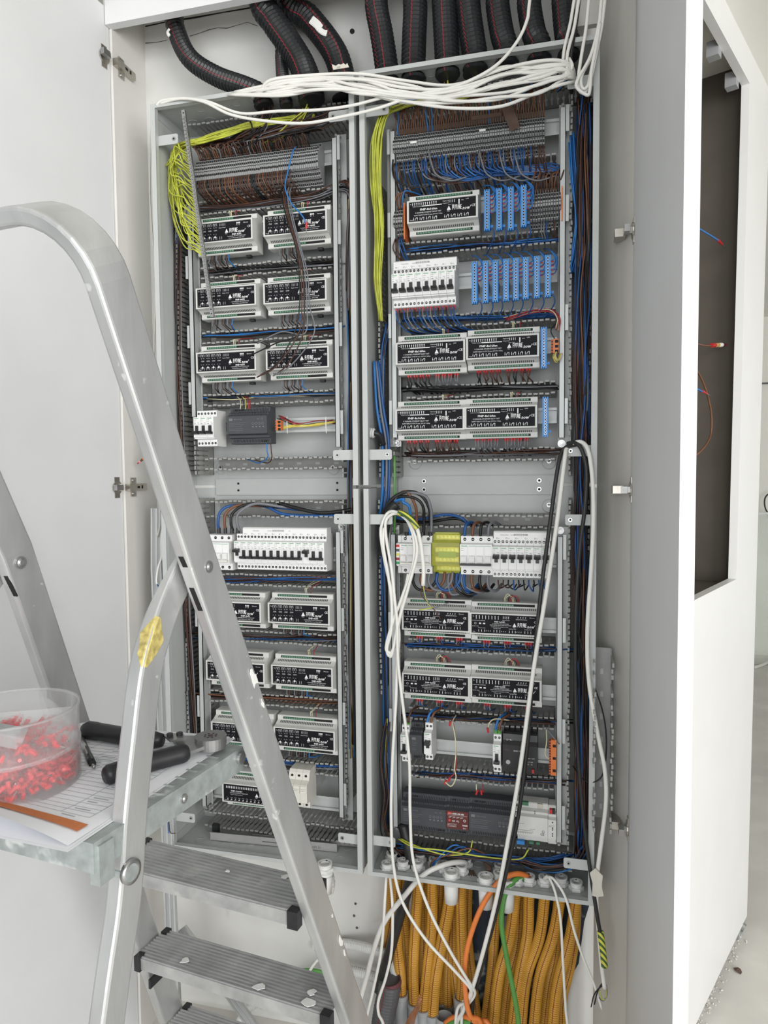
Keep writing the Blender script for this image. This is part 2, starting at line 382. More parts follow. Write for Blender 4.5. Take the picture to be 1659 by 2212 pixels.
for (u, v) in ((236, 130), (260, 1053)):
    p = atx(u, v, jx-.004); hz = p.z
    hp = Vector((jx-.006, .026, hz))+dd1*.020
    o = hinge(d1, hp, -dd1, -dn1)
    b = B(); y0, y1 = .042, .105
    b.box(jx, jx+.014, y0-.012, y1, hz-.0085, hz+.0085); b.box(jx, jx+.004, y0+.008, y0+.03, hz-.024, hz+.024)
    h = struct('hinge_arm', b, nick, parent=o)
    for k, dz in ((0, .017), (1, -.017)): struct('screw_head', B().cyl((jx+.004, y0+.018, hz+dz), (jx+.0065, y0+.018, hz+dz), .005, 10), zinc, parent=o)
    struct('arm_slot', B().box(jx+.0135, jx+.0145, y0+.02, y0+.03, hz-.003, hz+.003).box(jx+.0135, jx+.0145, y0+.038, y0+.044, hz-.004, hz+.004), dark, parent=o)
for (u, v) in ((1352, 497), (1340, 1058), (1331, 1790)):
    hz = at(u, v, .0).z; hp = Vector((.571, .028, hz))+dd2*.022
    o = hinge(d2, hp, -dd2, -dn2)
    struct('hinge_arm', B().box(.535, .556, .012, .05, hz-.008, hz+.008), nick, parent=o)
# slanted flank with a cut-out
a0, zt0 = onfl(1619.7, 180); a1, zb0 = onfl(1590.5, 1251)
LEAN = (a0-a1)/(zt0-zb0); aw = a1-LEAN*zb0; al = onfl(1497, 800)[0]-LEAN*onfl(1497, 800)[1]; TH = .022; aE = (P1-P0).length; aS = -.42
def fl(a, k, z): p = P0+fdir*(a+LEAN*z)-fnor*k; return (p.x, p.y, z)   # the flank leans a touch, as built
def flbox(b, x0, x1, k0, k1, z0, z1):
    return b.hull([fl(x0, k0, z0), fl(x1, k0, z0), fl(x1, k1, z0), fl(x0, k1, z0)], [fl(x0, k0, z1), fl(x1, k0, z1), fl(x1, k1, z1), fl(x0, k1, z1)])
b = B(); zfl = .035
flbox(b, aS, al, 0, TH, zfl, CEIL); flbox(b, aw, aE, 0, TH, zfl, CEIL); flbox(b, al, aw, 0, TH, zfl, zb0); flbox(b, al, aw, 0, TH, zt0, CEIL)
wr = struct('wall_right', b, white, 'bright white slanted flank panel with a tall cut-out')
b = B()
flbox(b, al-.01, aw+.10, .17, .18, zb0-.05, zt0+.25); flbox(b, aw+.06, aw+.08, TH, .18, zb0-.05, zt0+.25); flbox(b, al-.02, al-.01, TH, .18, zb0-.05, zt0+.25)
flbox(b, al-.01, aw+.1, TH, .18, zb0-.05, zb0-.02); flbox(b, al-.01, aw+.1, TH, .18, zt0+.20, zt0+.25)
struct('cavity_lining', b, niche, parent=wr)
for s_, zz in ((aw-.25, zt0+.0), (aw-.06, zt0-.0)):
    b = B(); flbox(b, s_, s_+.03, TH, TH+.03, zt0-.02, zt0+.02); struct('fixing_clip', b, gpvc, parent=wr)
# rubble and stud foot at the far lower corner of the flank
b = B(); flbox(b, aE-.09, aE-.004, .004, .05, 0, .05); st = tag(obj('stud_foot', b.mesh('stud_foot', galv)), 'bent zinc stud foot under the corner of the white flank', 'bracket')
b = B(); b.cyl(fl(aE-.05, -.004, .02), fl(aE-.05, .02, .03), .014, 10); obj('rounded_end', b.mesh('rounded_end', zinc), st)
b = B()
for i in range(110):
    p = P0+fdir*rnd(-.25, aE-.05)+fnor*(abs(random.gauss(0, .012))-.012); r = rnd(.002, .005)
    b.cyl((p.x, p.y, 0), (p.x+rnd(-.004, .004), p.y, r*.45), r, 5, r*.5)
stuff(tag(obj('mortar_rubble', b.mesh('mortar_rubble', conc)), 'crumbled mortar along the foot of the white flank', 'rubble'))
p = atz(1594, 2098, 0); tag(obj('debris_chip', B().cyl(p, p+Vector((.004, .002, .008)), .014, 6, .005).mesh('debris_chip', tan_t)), 'small brown debris chip on the concrete floor', 'debris')
# far end of the room
far = struct('wall_far', B().box(.4, 5, 4.6, 4.7, 0, CEIL), cream, 'cream far wall seen past the flank')
zl = at(1650, 828, 4.59).z; struct('panel_joint', B().box(.4, 5, 4.59, 4.6, zl-.006, zl+.006), inkk, parent=far)
zg1 = at(1650, 1110, 4.3).z
gp = struct('window_1', B().box(1.2, 3.2, 4.28, 4.30, 0, zg1), glassm, 'pale glass pane standing before the far wall')
struct('window_frame', B().box(1.2, 3.2, 4.27, 4.31, zg1, zg1+.012), whitein, parent=gp)
tag(obj('black_lead', B().tube(smooth([at(1670, 1060, 4.5), at(1653, 1075, 4.5), at(1654, 1100, 4.5), at(1670, 1120, 4.5)]), .006).mesh('black_lead', cblk)), 'thin black lead hanging on the far wall', 'cable')
tag(obj('floor_hose', B().tube(smooth([atz(1630, 1442, .01), atz(1650, 1435, .01), atz(1675, 1420, .01)]), .012).mesh('floor_hose', wht)), 'white hose lying on the floor by the glass', 'hose')

# ================================================================ enclosures
def enclosure(x0, x1, z0, z1, top, label, brs, br0='corner_bracket'):
    t = thing('electrical_enclosure', label, 'enclosure', (x0, 0, z0), 'grey steel enclosures joined two by two')
    w = x1-x0; h = z1-z0; s = .002; b = B()
    b.box(0, s, .0, DEP, 0, h).box(w-s, w, .0, DEP, 0, h).box(0, w, DEP-s, DEP, 0, h)
    if top: b.box(0, w, 0, DEP, h-s, h)
    else: b.box(0, w, 0, DEP, 0, s)
    obj('enclosure_body', b.mesh('enclosure_body', encl), t)
    f = B(); k = .0095
    f.box(0, k, -.0015, .0005, 0, h).box(w-k, w, -.0015, .0005, 0, h).box(k-.0015, k, 0, .012, 0, h).box(w-k, w-k+.0015, 0, .012, 0, h)
    f.box(-.0025, 0, -.0015, .014, 0, h).box(w, w+.0025, -.0015, .014, 0, h)
    if top: f.box(k, w-k, -.0015, .0005, h-k, h).box(k, w-k, 0, .012, h-k, h-k+.0015)
    else: f.box(k, w-k, -.0015, .0005, 0, k).box(k, w-k, 0, .012, k-.0015, k)
    obj('front_flange', f.mesh('front_flange', encl), t)
    # knock-outs in the end plate, seam flange with screws inside the outer corner
    kb = B()
    for i in range(9):
        for j in range(2):
            x = .055+i*.047; y = .045+j*.055
            if top: kb.ring((x, y, h-s-.0006), (0, 0, 1), .0115, .013, .0009, 18)
            else: kb.ring((x, y, s-.0003), (0, 0, 1), .0115, .013, .0009, 18)
    stuff(obj('knockouts', kb.mesh('knockouts', dinm), t))
    zz = h-s if top else s
    for xx in (s, w-s-.0012): obj('seam_flange', B().box(xx, xx+.0012, .02, DEP-.01, zz-(.022 if top else 0), zz+(0 if top else .022)).mesh('seam_flange', plate), t)
    for (sd, u, v) in brs:
        zc = at(u, v, .013).z-z0; bb = B(); lo, hi = (.0095, .061) if sd < 0 else (w-.061, w-.0095)
        r = .004; pl = [(lo, zc-.0115), (hi, zc-.0115), (hi, zc+.0115), (lo, zc+.0115)]
        if sd < 0: pl = [(lo, zc-.0115), (hi-r, zc-.0115), (hi-r*.3, zc-.0115+r*.3), (hi, zc-.0115+r), (hi, zc+.0115-r), (hi-r*.3, zc+.0115-r*.3), (hi-r, zc+.0115), (lo, zc+.0115)]
        else: pl = [(hi, zc+.0115), (lo+r, zc+.0115), (lo+r*.3, zc+.0115-r*.3), (lo, zc+.0115-r), (lo, zc-.0115+r), (lo+r*.3, zc-.0115+r*.3), (lo+r, zc-.0115), (hi, zc-.0115)]
        bb.py(pl, .012, .014)
        br = obj(br0, bb.mesh(br0, encl), t)
        hx = hi-.0105 if sd < 0 else lo+.0105
        obj('rivet_nut', B().ring((hx, .0105, zc), (0, 1, 0), .0022, .0044, .003, 14).mesh('rivet_nut', zinc), br)
        obj('nut_hole', B().cyl((hx, .0112, zc), (hx, .013, zc), .0023, 10).mesh('nut_hole', dark), br)
    return t
enclosure(L0, L1, ZS+.004, ZT, True, 'upper left grey steel enclosure with three rows of motor modules', [(-1, 371, 301), (1, 735, 250), (1, 741, 983), (-1, 400, 990)])
enclosure(R0, R1, ZS+.004, ZT, True, 'upper right grey steel enclosure with blue terminal bars', [(-1, 818, 238), (1, 1253, 177), (-1, 826, 982), (1, 1245, 974)])
enclosure(L0, L1, ZB, ZS-.004, False, 'lower left grey steel enclosure behind the step ladder', [(-1, 390, 1122), (1, 742, 1121), (-1, 406, 1766), (1, 753, 1811)])
enclosure(R0, R1, ZB, ZS-.004, False, 'lower right grey steel enclosure above the ochre conduits', [(-1, 826, 1122), (1, 1243, 1123), (-1, 835, 1818), (1, 1243, 1866)])
# joining plates across each pair
for (x0, x1, v0, v1, nm) in ((-.42, -.098, 1034, 1069, 'left'), (.075, .40, 1028, 1068, 'right')):
    um = 590 if nm == 'left' else 1020
    za = at(um, v1, DEP-.006).z; zb = at(um, v0, DEP-.006).z
    t = thing('joining_plate', 'plain grey joining plate across the middle of the %s enclosures' % nm, 'plate', (0, 0, 0))
    obj('sheet', B().box(x0-.035, x1+.03, DEP-.008, DEP-.003, za, zb).mesh('sheet', encl), t)
    for x in (x0+.03, x1-.02):
        for z in (za+.012, zb-.012):
            obj('fixing_hole', B().cyl((x, DEP-.009, z), (x, DEP-.007, z), .003, 10).mesh('fixing_hole', dark), t)
            if nm == 'right': obj('rivet_rim', B().ring((x, DEP-.0105, z), (0, 1, 0), .003, .0055, .002, 12).mesh('rivet_rim', zinc), t)
# round washers with keyhole screws at the back of the right pair
for (u, v) in ((897, 1000), (1186, 999), (898, 1096), (1186, 1093), (478, 1012), (720, 1012)):
    p = at(u, v, DEP-.004); t = thing('keyhole_screw', 'round screw boss near pixel-free back wall', 'screw', p)
    t['label'] = 'round screw boss pressed into the back of the %s enclosures' % ('left' if u < 760 else 'right'); t['group'] = 'screw bosses %s' % ('left' if u < 760 else 'right')
    obj('boss', B().cyl((0, .002, 0), (0, 0, 0), .017, 20, .014).mesh('boss', encl), t)
    obj('screw_head', B().cyl((0, -.001, .003), (0, -.005, .003), .0055, 12).mesh('screw_head', zinc), t)
    obj('recess', B().box(-.0035, .0035, -.0054, -.005, .0022, .0038).box(-.0008, .0008, -.0054, -.005, -.0005, .0065).mesh('recess', dark), t)

# ================================================================ slotted ducts
FL_ = .062
def fing():
    hw = [(0, .0047), (.018, .0047), (.023, .0030), (.028, .0030), (.033, .0047), (.048, .0050), (.0535, .0038), (.0625, .0038)]
    a = [(x, -y) for y, x in hw]+[(-x, -y) for y, x in hw[::-1]]
    b = B(); b.hull([(x, y, -.0006) for x, y in a], [(x, y, .0006) for x, y in a])
    b.box(-.0044, .0044, -.0655, -.0600, -.0006, .0034); return b
FING = fing().mesh('duct_finger', duct)
FINGB = {}
def duct_run(x0, x1, z0, z1, yf, label, vert=False, skip=.0, group='grey slotted cable ducts', yback=DEP-.004):
    t = thing('cable_duct', label, 'cable duct', (x0, yf, z0), group)
    b = B(); w = x1-x0; h = z1-z0; yb = yback-yf; ys = .0655
    b.box(0, w, yb-.002, yb, 0, h)
    if vert: b.box(0, .0013, ys, yb, 0, h).box(w-.0013, w, ys, yb, 0, h)
    else: b.box(0, w, ys, yb, 0, .0013).box(0, w, ys, yb, h-.0013, h)
    obj('duct_channel', b.mesh('duct_channel', duct), t)
    L = h if vert else w; n = int(L/.0125)
    hb = B()
    for i in range(int(L/.05)):                # oblong base holes
        c = .025+i*.05
        (hb.box(w/2-.003, w/2+.003, yb-.0026, yb-.0019, c-.006, c+.006) if vert else hb.box(c-.006, c+.006, yb-.0026, yb-.0019, h/2-.003, h/2+.003))
    stuff(obj('base_slots', hb.mesh('base_slots', encl), t))
    for i in range(n):
        c = (i+.5)*L/n
        for sd in (0, 1):
            if random.random() < skip: continue
            bend = rnd(-.05, .05)
            if vert:
                loc = (.0007 if sd == 0 else w-.0007, ys, c); rot = (0, math.pi/2 if sd == 0 else -math.pi/2, bend*.5)
            else:
                loc = (c, ys, .0007 if sd == 0 else h-.0007); rot = (bend*.5, 0 if sd == 0 else math.pi, 0)
            obj('duct_finger', FING, t, loc, rot)
    return t
YF = .085
def hd(x0, x1, u, vu, ul, vl, label):
    zu = at(u, vu, YF).z; zl = at(ul, vl, YF).z
    return duct_run(x0, x1, min(zl, zu-.03), zu, YF, label)
LA, LB, RA, RB = -.445, -.098, .078, .418
hd(-.47, -.045, 445, 263, 481, 300, 'uppermost duct of the left enclosures, holding yellow-green wires')
hd(LA, LB, 677, 406, 692, 438, 'duct directly under the big grey terminal row on the left')
hd(LA, LB, 534, 568, 617, 581, 'left duct between the first and second row of motor modules')
hd(LA, LB, 512, 712, 517, 735, 'left duct between the second and third row of motor modules')
hd(LA, LB, 534, 848, 534, 868, 'left duct above the charcoal power supply')
hd(LA, LB+.02, 566, 988, 566, 1010, 'nearly empty left duct under the charcoal power supply')
hd(LA, LB+.02, 566, 1082, 594, 1118, 'left duct above the long breaker row carrying thick blue wire')
hd(LA, LB, 594, 1241, 594, 1259, 'left duct right under the long breaker row')
hd(LA, LB, 582, 1364, 608, 1388, 'left duct under the fourth row of motor modules')
hd(LA, LB, 633, 1503, 633, 1521, 'left duct under the fifth row of motor modules')
hd(LA, LB, 661, 1645, 676, 1664, 'left duct under the sixth row of motor modules')
hd(-.47, -.06, 541, 1763, 541, 1797, 'empty lowest duct of the left enclosures')
hd(.05, .47, 905, 200, 905, 235, 'uppermost duct of the right enclosures under the white cables')
hd(RA, RB, 920, 364, 911, 405, 'right duct full of blue wires below the long terminal row')
hd(RA, RB, 911, 521, 951, 544, 'right duct between four blue bars and eight blue bars')
hd(RA, RB, 1011, 675, 1011, 698, 'right duct under the white breaker group')
hd(RA, RB, 1011, 829, 1011, 850, 'right duct between the two rows of relay modules')
hd(RA, RB, 968, 969, 968, 991, 'right duct under the lower relay modules')
hd(RA, RB, 1016, 1112, 1016, 1132, 'right duct above the yellow distribution block')
hd(RA, RB, 1016, 1384, 1016, 1407, 'right duct between the two rows of dimmer modules')
hd(RA, RB, 1016, 1537, 1016, 1561, 'right duct under the lower dimmer modules')
hd(RA, RB, 999, 1662, 1016, 1684, 'right duct above the row of charcoal supplies')
hd(.05, .46, 1016, 1817, 1016, 1856, 'lowest duct of the right enclosures with yellow-green wires')
YV = .075
for (x0, x1, z0, z1, lb) in ((-.505, -.462, 1.48, 2.12, 'upright duct along the left wall of the upper left enclosure'),
                             (-.078, -.034, 1.47, 2.20, 'upright duct along the right wall of the upper left enclosure'),
                             (.016, .052, 1.47, 2.16, 'upright duct beside the yellow-green wires in the upper right enclosure'),
                             (.446, .490, 1.47, 2.30, 'upright duct along the right wall of the upper right enclosure'),
                             (-.505, -.462, .62, 1.42, 'upright duct along the left wall of the lower left enclosure'),
                             (-.078, -.034, .66, 1.42, 'upright duct along the right wall of the lower left enclosure'),
                             (.012, .050, .95, 1.42, 'upright duct along the left wall of the lower right enclosure'),
                             (.446, .490, .62, 1.42, 'upright duct along the right wall of the lower right enclosure')):
    duct_run(x0, x1, z0, z1, YV, lb, True, .04)

# ================================================================ uprights and rails
def upright(u, v, vt, vb, side, label):
    p = at(u, v, .062); zt = at(u, vt, .062).z; zb = at(u, vb, .062).z; x = p.x
    t = thing('mounting_upright', label, 'upright', (x, .062, zb), 'mounting uprights'); h = zt-zb
    b = B(); b.box(-.0065, .0065, 0, .002, 0, h).box(-.0065, -.005, 0, .03, 0, h).box(.005, .0065, 0, .03, 0, h)
    obj('front_profile', b.mesh('front_profile', dinm), t)
    b = B(); b.box(-.014+side*.006, .014+side*.006, .03, .033, -.02, h+.02); obj('rear_strap', b.mesh('rear_strap', encl), t)
    for z in (.03, h*.33, h*.66, h-.05):
        obj('side_tab', B().box(.0065 if side > 0 else -.013, .013 if side > 0 else -.0065, 0, .002, z, z+.055).mesh('side_tab', dinm), t)
    for z in (-.012, h+.012):
        sc = obj('bolt', B().cyl((0, .03, z), (0, .012, z), .003, 8).cyl((0, .028, z), (0, .022, z), .0062, 6).mesh('bolt', zinc), t)
        obj('washer', B().cyl((0, .031, z), (0, .0285, z), .0085, 14).mesh('washer', zinc), sc)
upright(414, 700, 445, 900, -1, 'left mounting upright in the upper left enclosure')
upright(727, 700, 297, 965, 1, 'right mounting upright in the upper left enclosure')
upright(851, 700, 283, 945, -1, 'left mounting upright in the upper right enclosure')
upright(1214, 700, 232, 945, 1, 'right mounting upright in the upper right enclosure')
upright(433, 1400, 1150, 1740, -1, 'left mounting upright in the lower left enclosure')
upright(733, 1400, 1150, 1765, 1, 'right mounting upright in the lower left enclosure')
upright(851, 1400, 1155, 1785, -1, 'left mounting upright in the lower right enclosure')
upright(1209, 1400, 1160, 1820, 1, 'right mounting upright in the lower right enclosure')
def rail(x0, x1, u, v, y, label):
    z = at(u, v, y).z; b = B()
    b.box(x0, x1, y, y+.0012, z+.0125, z+.0175).box(x0, x1, y, y+.0012, z-.0175, z-.0125)
    b.box(x0, x1, y, y+.0075, z+.0113, z+.0125).box(x0, x1, y, y+.0075, z-.0125, z-.0113).box(x0, x1, y+.0063, y+.0075, z-.0125, z+.0125)
    tag(obj('mounting_rail', b.mesh('mounting_rail', dinm)), label, 'rail', 'mounting rails'); return z
RY = .1
# ================================================================ rail devices
MW = .158
PROF = [(0, -.045), (-.030, -.045), (-.032, -.0435), (-.032, -.0335), (-.047, -.0265), (-.058, -.0245), (-.058, .0245), (-.047, .0265), (-.032, .0335), (-.032, .0435), (-.030, .045), (0, .045)]
def stepped(w, prof, m, name='housing'):
    b = B(); b.px(prof, -w/2, w/2); return b.mesh(name, m)
MODB = stepped(MW, PROF, modw)
def louv(w, m, n=34, y0=-.0350, z0=.0328, y1=-.0412, z1=.0294):
    b = B(); p = (w-.02)/n
    for s in (1, -1):
        for i in range(n):
            x = -w/2+.01+i*p; k = .0005
            b.hull([(x, y0-k, s*z0), (x+p*.5, y0-k, s*z0), (x+p*.5, y0+.001, s*z0), (x, y0+.001, s*z0)], [(x, y1-k, s*z1), (x+p*.5, y1-k, s*z1), (x+p*.5, y1+.001, s*z1), (x, y1+.001, s*z1)])
    return b.mesh('louvres', m)
MODL = louv(MW, inkk, 32)
b = B()
for s in (1, -1):
    b.box(-.064, .064, -.0324, -.0318, s*.0388-.0028, s*.0388+.0028)
MODS = b.mesh('terminal_slot', dark)
def greens(full):
    b = B(); n = 20 if full else 13
    for s in (1, -1):
        for i in range(n): b.box(-.0615+i*.0061, -.0615+i*.0061+.0055, -.0335, -.031, s*.0388-.0022, s*.0388+.0022)
    return b.mesh('terminal_row', grn)
GRS, GRA = greens(False), greens(True)
def screws(full):
    b = B(); n = 20 if full else 13
    for s in (1, -1):
        for i in range(n): b.cyl((-.0588+i*.0061, -.0334, s*.0388), (-.0588+i*.0061, -.0339, s*.0388), .0012, 7)
    return b.mesh('terminal_screws', trm)
SCS, SCA = screws(False), screws(True)
LABM = B().box(-.0745, .0745, -.0592, -.058, -.021, .021).mesh('face_label', lab)
b = B(); b.box(-.079, -.0755, -.0595, -.058, -.0245, .0245).box(.0755, .079, -.0595, -.058, -.0245, .0245).box(-.0755, .0755, -.0595, -.058, .022, .0245).box(-.0755, .0755, -.0595, -.058, -.0245, -.022)
FRM = b.mesh('face_frame', modw)
def logo(b, x, z, k=1.):
    # triangle mark, tall condensed letters, slanted word
    b.add([(x, 0, z), (x+.0095*k, 0, z), (x+.0048*k, 0, z+.0095*k)], [(0, 1, 2)])
    b.add([(x+.0032*k, -.0001, z+.002*k), (x+.0052*k, -.0001, z+.002*k), (x+.0042*k, -.0001, z+.005*k)], [(0, 2, 1)])
    text(b, 'ADL', x+.001*k, z-.0032*k, .0034*k, sx=.9)
    text(b, 'FUTURE', x+.0120*k, z-.0002*k, .0150*k, sx=.40, bold=.0005)
    text(b, "now'", x+.0350*k, z-.0020*k, .0115*k, sx=.80, shear=.22, bold=.0004)
def pr_sh():
    b = B(); text(b, 'In', -.072, .0155, .004); text(b, 'Out', -.0725, -.0195, .004)
    for c in range(4):
        x = -.0665+c*.0145
        for q_ in (0, .006):
            seg2(b, x+q_, .013, x+q_, .0185); seg2(b, x+q_+.0035, .013, x+q_+.0035, .0185); seg2(b, x+q_, .0185, x+q_+.0035, .0185)
            text(b, ('Up', 'Down')[q_ > 0][0:2], x+q_+.0007, .0085, .0033, sx=.8)
        text(b, 'CH%d' % (c+1), x+.001, .0015, .0046)
        for q_ in (0, .006): text(b, 'on', x+q_, -.006, .0032, sx=.8)
        b.cyl((x+.0047, -.0001, -.0125), (x+.0047, .0001, -.0125), .0022, 10)
        seg2(b, x+.0005, -.0125, x+.009, -.0125); seg2(b, x+.0047, -.0085, x+.0047, -.018); seg2(b, x+.0005, -.0125, x+.0005, -.019); seg2(b, x+.009, -.0125, x+.009, -.019)
    for i in range(5): seg2(b, -.006+i*.0035, .0125, -.006+i*.0035, .0185)
    text(b, 'Inputs  Power', -.008, .0075, .0032); text(b, 'Ethernet', .056, .0145, .0035)
    for i in range(3):
        flat(b, .038+i*.0035, .0405+i*.0035, .0145, .018); seg2(b, .039+i*.0035, .0105, .039+i*.0035, .0135)
    for i in range(2): seg2(b, -.006+i*.005, -.0185, -.006+i*.005, -.012)
    logo(b, .0075, -.0045, .98); text(b, 'CE', .0655, .0035, .0072, bold=.0002)
    text(b, 'FNIP-4xSH', .0375, -.0112, .0053, align='c', bold=.0004)
    text(b, '4 CHANNEL MOTOR CONTROLLER', .0375, -.0148, .0032, align='c', sx=.92)
    text(b, 'Power for Motors max. 230Vac 3Amp', .0375, -.0188, .0031, align='c', sx=.85)
    return b.mesh('printing', ink)
def pr_am():
    b = B(); text(b, 'In', -.072, .0155, .004); text(b, 'Out', -.0725, -.0195, .004)
    for i in range(12):
        x = -.066+i*.0048; b.cyl((x, -.0001, .0178), (x, .0001, .0178), .0012, 8); seg2(b, x, .013, x, .017, .0006)
    flat(b, -.045, -.0005, .0098, .0118); text(b, 'CONTACT CLOSURE IN', -.066, .0098, .0026, sx=.75); text(b, 'Digital gnd', .0015, .016, .003); text(b, 'Output on', .0015, .011, .003)
    for i in range(4): seg2(b, .016+i*.004, .0125, .016+i*.004, .0185, .0005)
    text(b, 'Power  Status', .014, .007, .003, sx=.8); flat(b, .0365, .039, .0075, .018); text(b, 'x.x', .043, .0145, .004); text(b, 'LAN', .0525, .016, .0035)
    text(b, 'FNIP-8x16Am', -.0305, .001, .0068, align='c', bold=.0005)
    text(b, '8 CHANNEL ETHERNET RELAY UNIT', -.031, -.0045, .0042, align='c', sx=.86)
    text(b, '8xSPDT RELAY OUTPUTS max. 230V AC 16Amp', -.031, -.0098, .0039, align='c', sx=.80)
    for c in range(8):
        x = -.064+c*.0145+(.012 if c > 3 else 0); seg2(b, x, -.0195, x, -.0125, .0004); b.cyl((x, -.0001, -.0165), (x, .0001, -.0165), .001, 6)
        seg2(b, x+.0035, -.0195, x+.0035, -.0165, .0004); seg2(b, x+.0035, -.0165, x+.007, -.0125, .0005); seg2(b, x+.0085, -.0195, x+.0085, -.0125, .0004); b.cyl((x+.0085, -.0001, -.0145), (x+.0085, .0001, -.0145), .001, 6)
    logo(b, .0105, -.0035, .98); text(b, 'CE', .0645, -.0005, .0075, bold=.0002)
    return b.mesh('printing', ink)
def pr_ad():
    b = B(); text(b, 'In', -.072, .0155, .004); text(b, 'Out', -.0725, -.0195, .0036)
    for c in range(8):
        x = -.064+c*.007; b.cyl((x, -.0001, .0178), (x, .0001, .0178), .001, 6); seg2(b, x, .0105, x, .0172, .0006)
    for i in range(4): seg2(b, -.004+i*.004, .0125, -.004+i*.004, .0185, .0005)
    text(b, 'Inputs Power', -.006, .0085, .003); text(b, 'B/A B/G D/D Fail Dim', .024, .0112, .0032, sx=.85); text(b, 'Ethernet', .0535, .016, .0032)
    for c in range(4): text(b, 'E', .027+c*.0055, .0152, .0045, shear=.3)
    text(b, 'FNIP-4x3AD', -.012, .0038, .0046, align='c', bold=.0003)
    text(b, '4 CHANNEL TRAILING PHASE', -.010, .0001, .0030, align='c', sx=.9); text(b, 'SMART DIMMER WITH POWER MONITORING', -.010, -.0033, .0029, align='c', sx=.8)
    text(b, 'See specifications for load types and ratings', -.012, -.0068, .0027, align='c', sx=.8); text(b, '220-240V ~50Hz', -.0735, -.0068, .0027, sx=.8)
    b.ring((-.066, 0, .0005), (0, 1, 0), .0018, .0024, .0002, 10); flat(b, -.058, -.053, -.001, .002); flat(b, -.049, -.044, -.001, .002); text(b, 'NOTES MUST BE ON SAME PHASE', -.0735, .006, .0026, sx=.75)
    for c in range(4):
        x = -.058+c*.0365 if c else -.058; text(b, 'Out%d Line Out%d' % (c+1, c+2), -.06+c*.034, -.0105, .0031, sx=.8)
        for i in range(3): seg2(b, -.0585+c*.034+i*.0065, -.0185, -.0585+c*.034+i*.0065, -.013, .0005)
        for i in range(3): text(b, 'E', -.043+c*.034+i*.0045, -.0172, .0038, shear=.3) if c < 3 else None
    logo(b, .0165, -.0045, .9); text(b, 'CE', .0625, .0055, .0065, bold=.0002)
    return b.mesh('printing', ink)
def pr_th():
    b = B()
    for c in range(22): seg2(b, -.067+c*.0046, .0115, -.067+c*.0046, .0175, .0009)
    text(b, 'FNIP-12xNET', -.055, .0035, .0055, bold=.0003); text(b, '12 ZONE INTELLIGENT THERMOSTAT', -.058, -.0005, .0034, sx=.85); text(b, 'Power for outputs max. 230Vac', -.056, -.0045, .003, sx=.85)
    for c in range(12):
        x = -.0665+c*.0105; text(b, 'Zone%d' % (c+1), x, -.0125, .0026, sx=.8); seg2(b, x, -.019, x+.0035, -.0145, .0005); seg2(b, x+.0035, -.019, x+.0035, -.016, .0005)
    text(b, 'Out', -.0735, -.0195, .0032); logo(b, .0105, -.0045, .98); text(b, 'CE', .0645, .0035, .0075)
    return b.mesh('printing', ink)
PRN = {'SH': pr_sh(), 'AM': pr_am(), 'AD': pr_ad(), 'TH': pr_th()}
SIDE = B().box(MW/2, MW/2+.0012, -.03, .002, -.043, .043).mesh('side_cover', blk)
CLIP = B().box(-.006, .006, -.012, .0, -.051, -.045).mesh('rail_clip', blk)
POS = {}
def module(kind, u, v, label, key=None):
    p = at(u, v, .042); t = thing('control_module', label, 'control module', (p.x, RY, p.z), 'light grey rail modules with black face labels')
    obj('housing', MODB, t); stuff(obj('louvres', MODL, t)); stuff(obj('terminal_slots', MODS, t))
    full = kind in ('AM', 'TH'); stuff(obj('terminal_row', GRA if full else GRS, t)); stuff(obj('terminal_screws', SCA if full else SCS, t))
    obj('face_frame', FRM, t); l = obj('face_label', LABM, t); obj('printing', PRN[kind], l, (0, -.0594, 0))
    obj('rail_clip', CLIP, t, (.045, 0, 0))
    if key: POS[key] = (p.x, p.z)
    return p
N_ = ('first', 'second', 'third', 'fourth', 'fifth', 'sixth')
for i, (ul, vl, ur, vr) in enumerate(((480, 500, 637, 482), (487.6, 641, 636.6, 630), (488, 781, 642, 774), (500, 1321, 645, 1326), (508, 1451, 652, 1461), (519, 1584, 657, 1596))):
    zl = module('SH', ul, vl, 'left grey four-channel motor module in the %s row of the left enclosures' % N_[i], 'SHL%d' % i)
    module('SH', ur, vr, 'right grey four-channel motor module in the %s row of the left enclosures' % N_[i], 'SHR%d' % i)
    rail(-.45, -.10, ul, vl, RY, 'mounting rail carrying the %s row of motor modules' % N_[i])
module('TH', 543, 1717, 'twelve-zone thermostat module half hidden by the ladder at the bottom left', 'TH')
rail(-.45, -.095, 543, 1717, RY, 'lowest mounting rail on the left, beside the ivory fuse holder')
module('AM', 955, 452, 'single eight-channel relay module beside the four blue terminal bars', 'AM0'); rail(.06, .42, 955, 452, RY, 'mounting rail behind the four blue terminal bars')
module('AM', 929, 761, 'left relay module in the row below the white breakers', 'AM1'); module('AM', 1085, 749, 'right relay module in the row below the white breakers', 'AM2'); rail(.06, .42, 929, 760, RY, 'mounting rail of the upper pair of relay modules')
module('AM', 928, 906, 'left relay module in the lowest row of the upper right enclosure', 'AM3'); module('AM', 1081, 901, 'right relay module in the lowest row of the upper right enclosure', 'AM4'); rail(.06, .42, 928, 905, RY, 'mounting rail of the lower pair of relay modules')
module('AD', 941, 1340, 'left dimmer module in the row under the yellow block', 'AD0'); module('AD', 1091, 1349, 'right dimmer module in the row under the yellow block', 'AD1'); rail(.06, .44, 941, 1340, RY, 'mounting rail of the upper pair of dimmer modules')
module('AD', 941, 1480, 'left dimmer module in the lower dimmer row', 'AD2'); module('AD', 1092, 1489, 'right dimmer module in the lower dimmer row', 'AD3'); rail(.06, .44, 941, 1480, RY, 'mounting rail of the lower pair of dimmer modules')
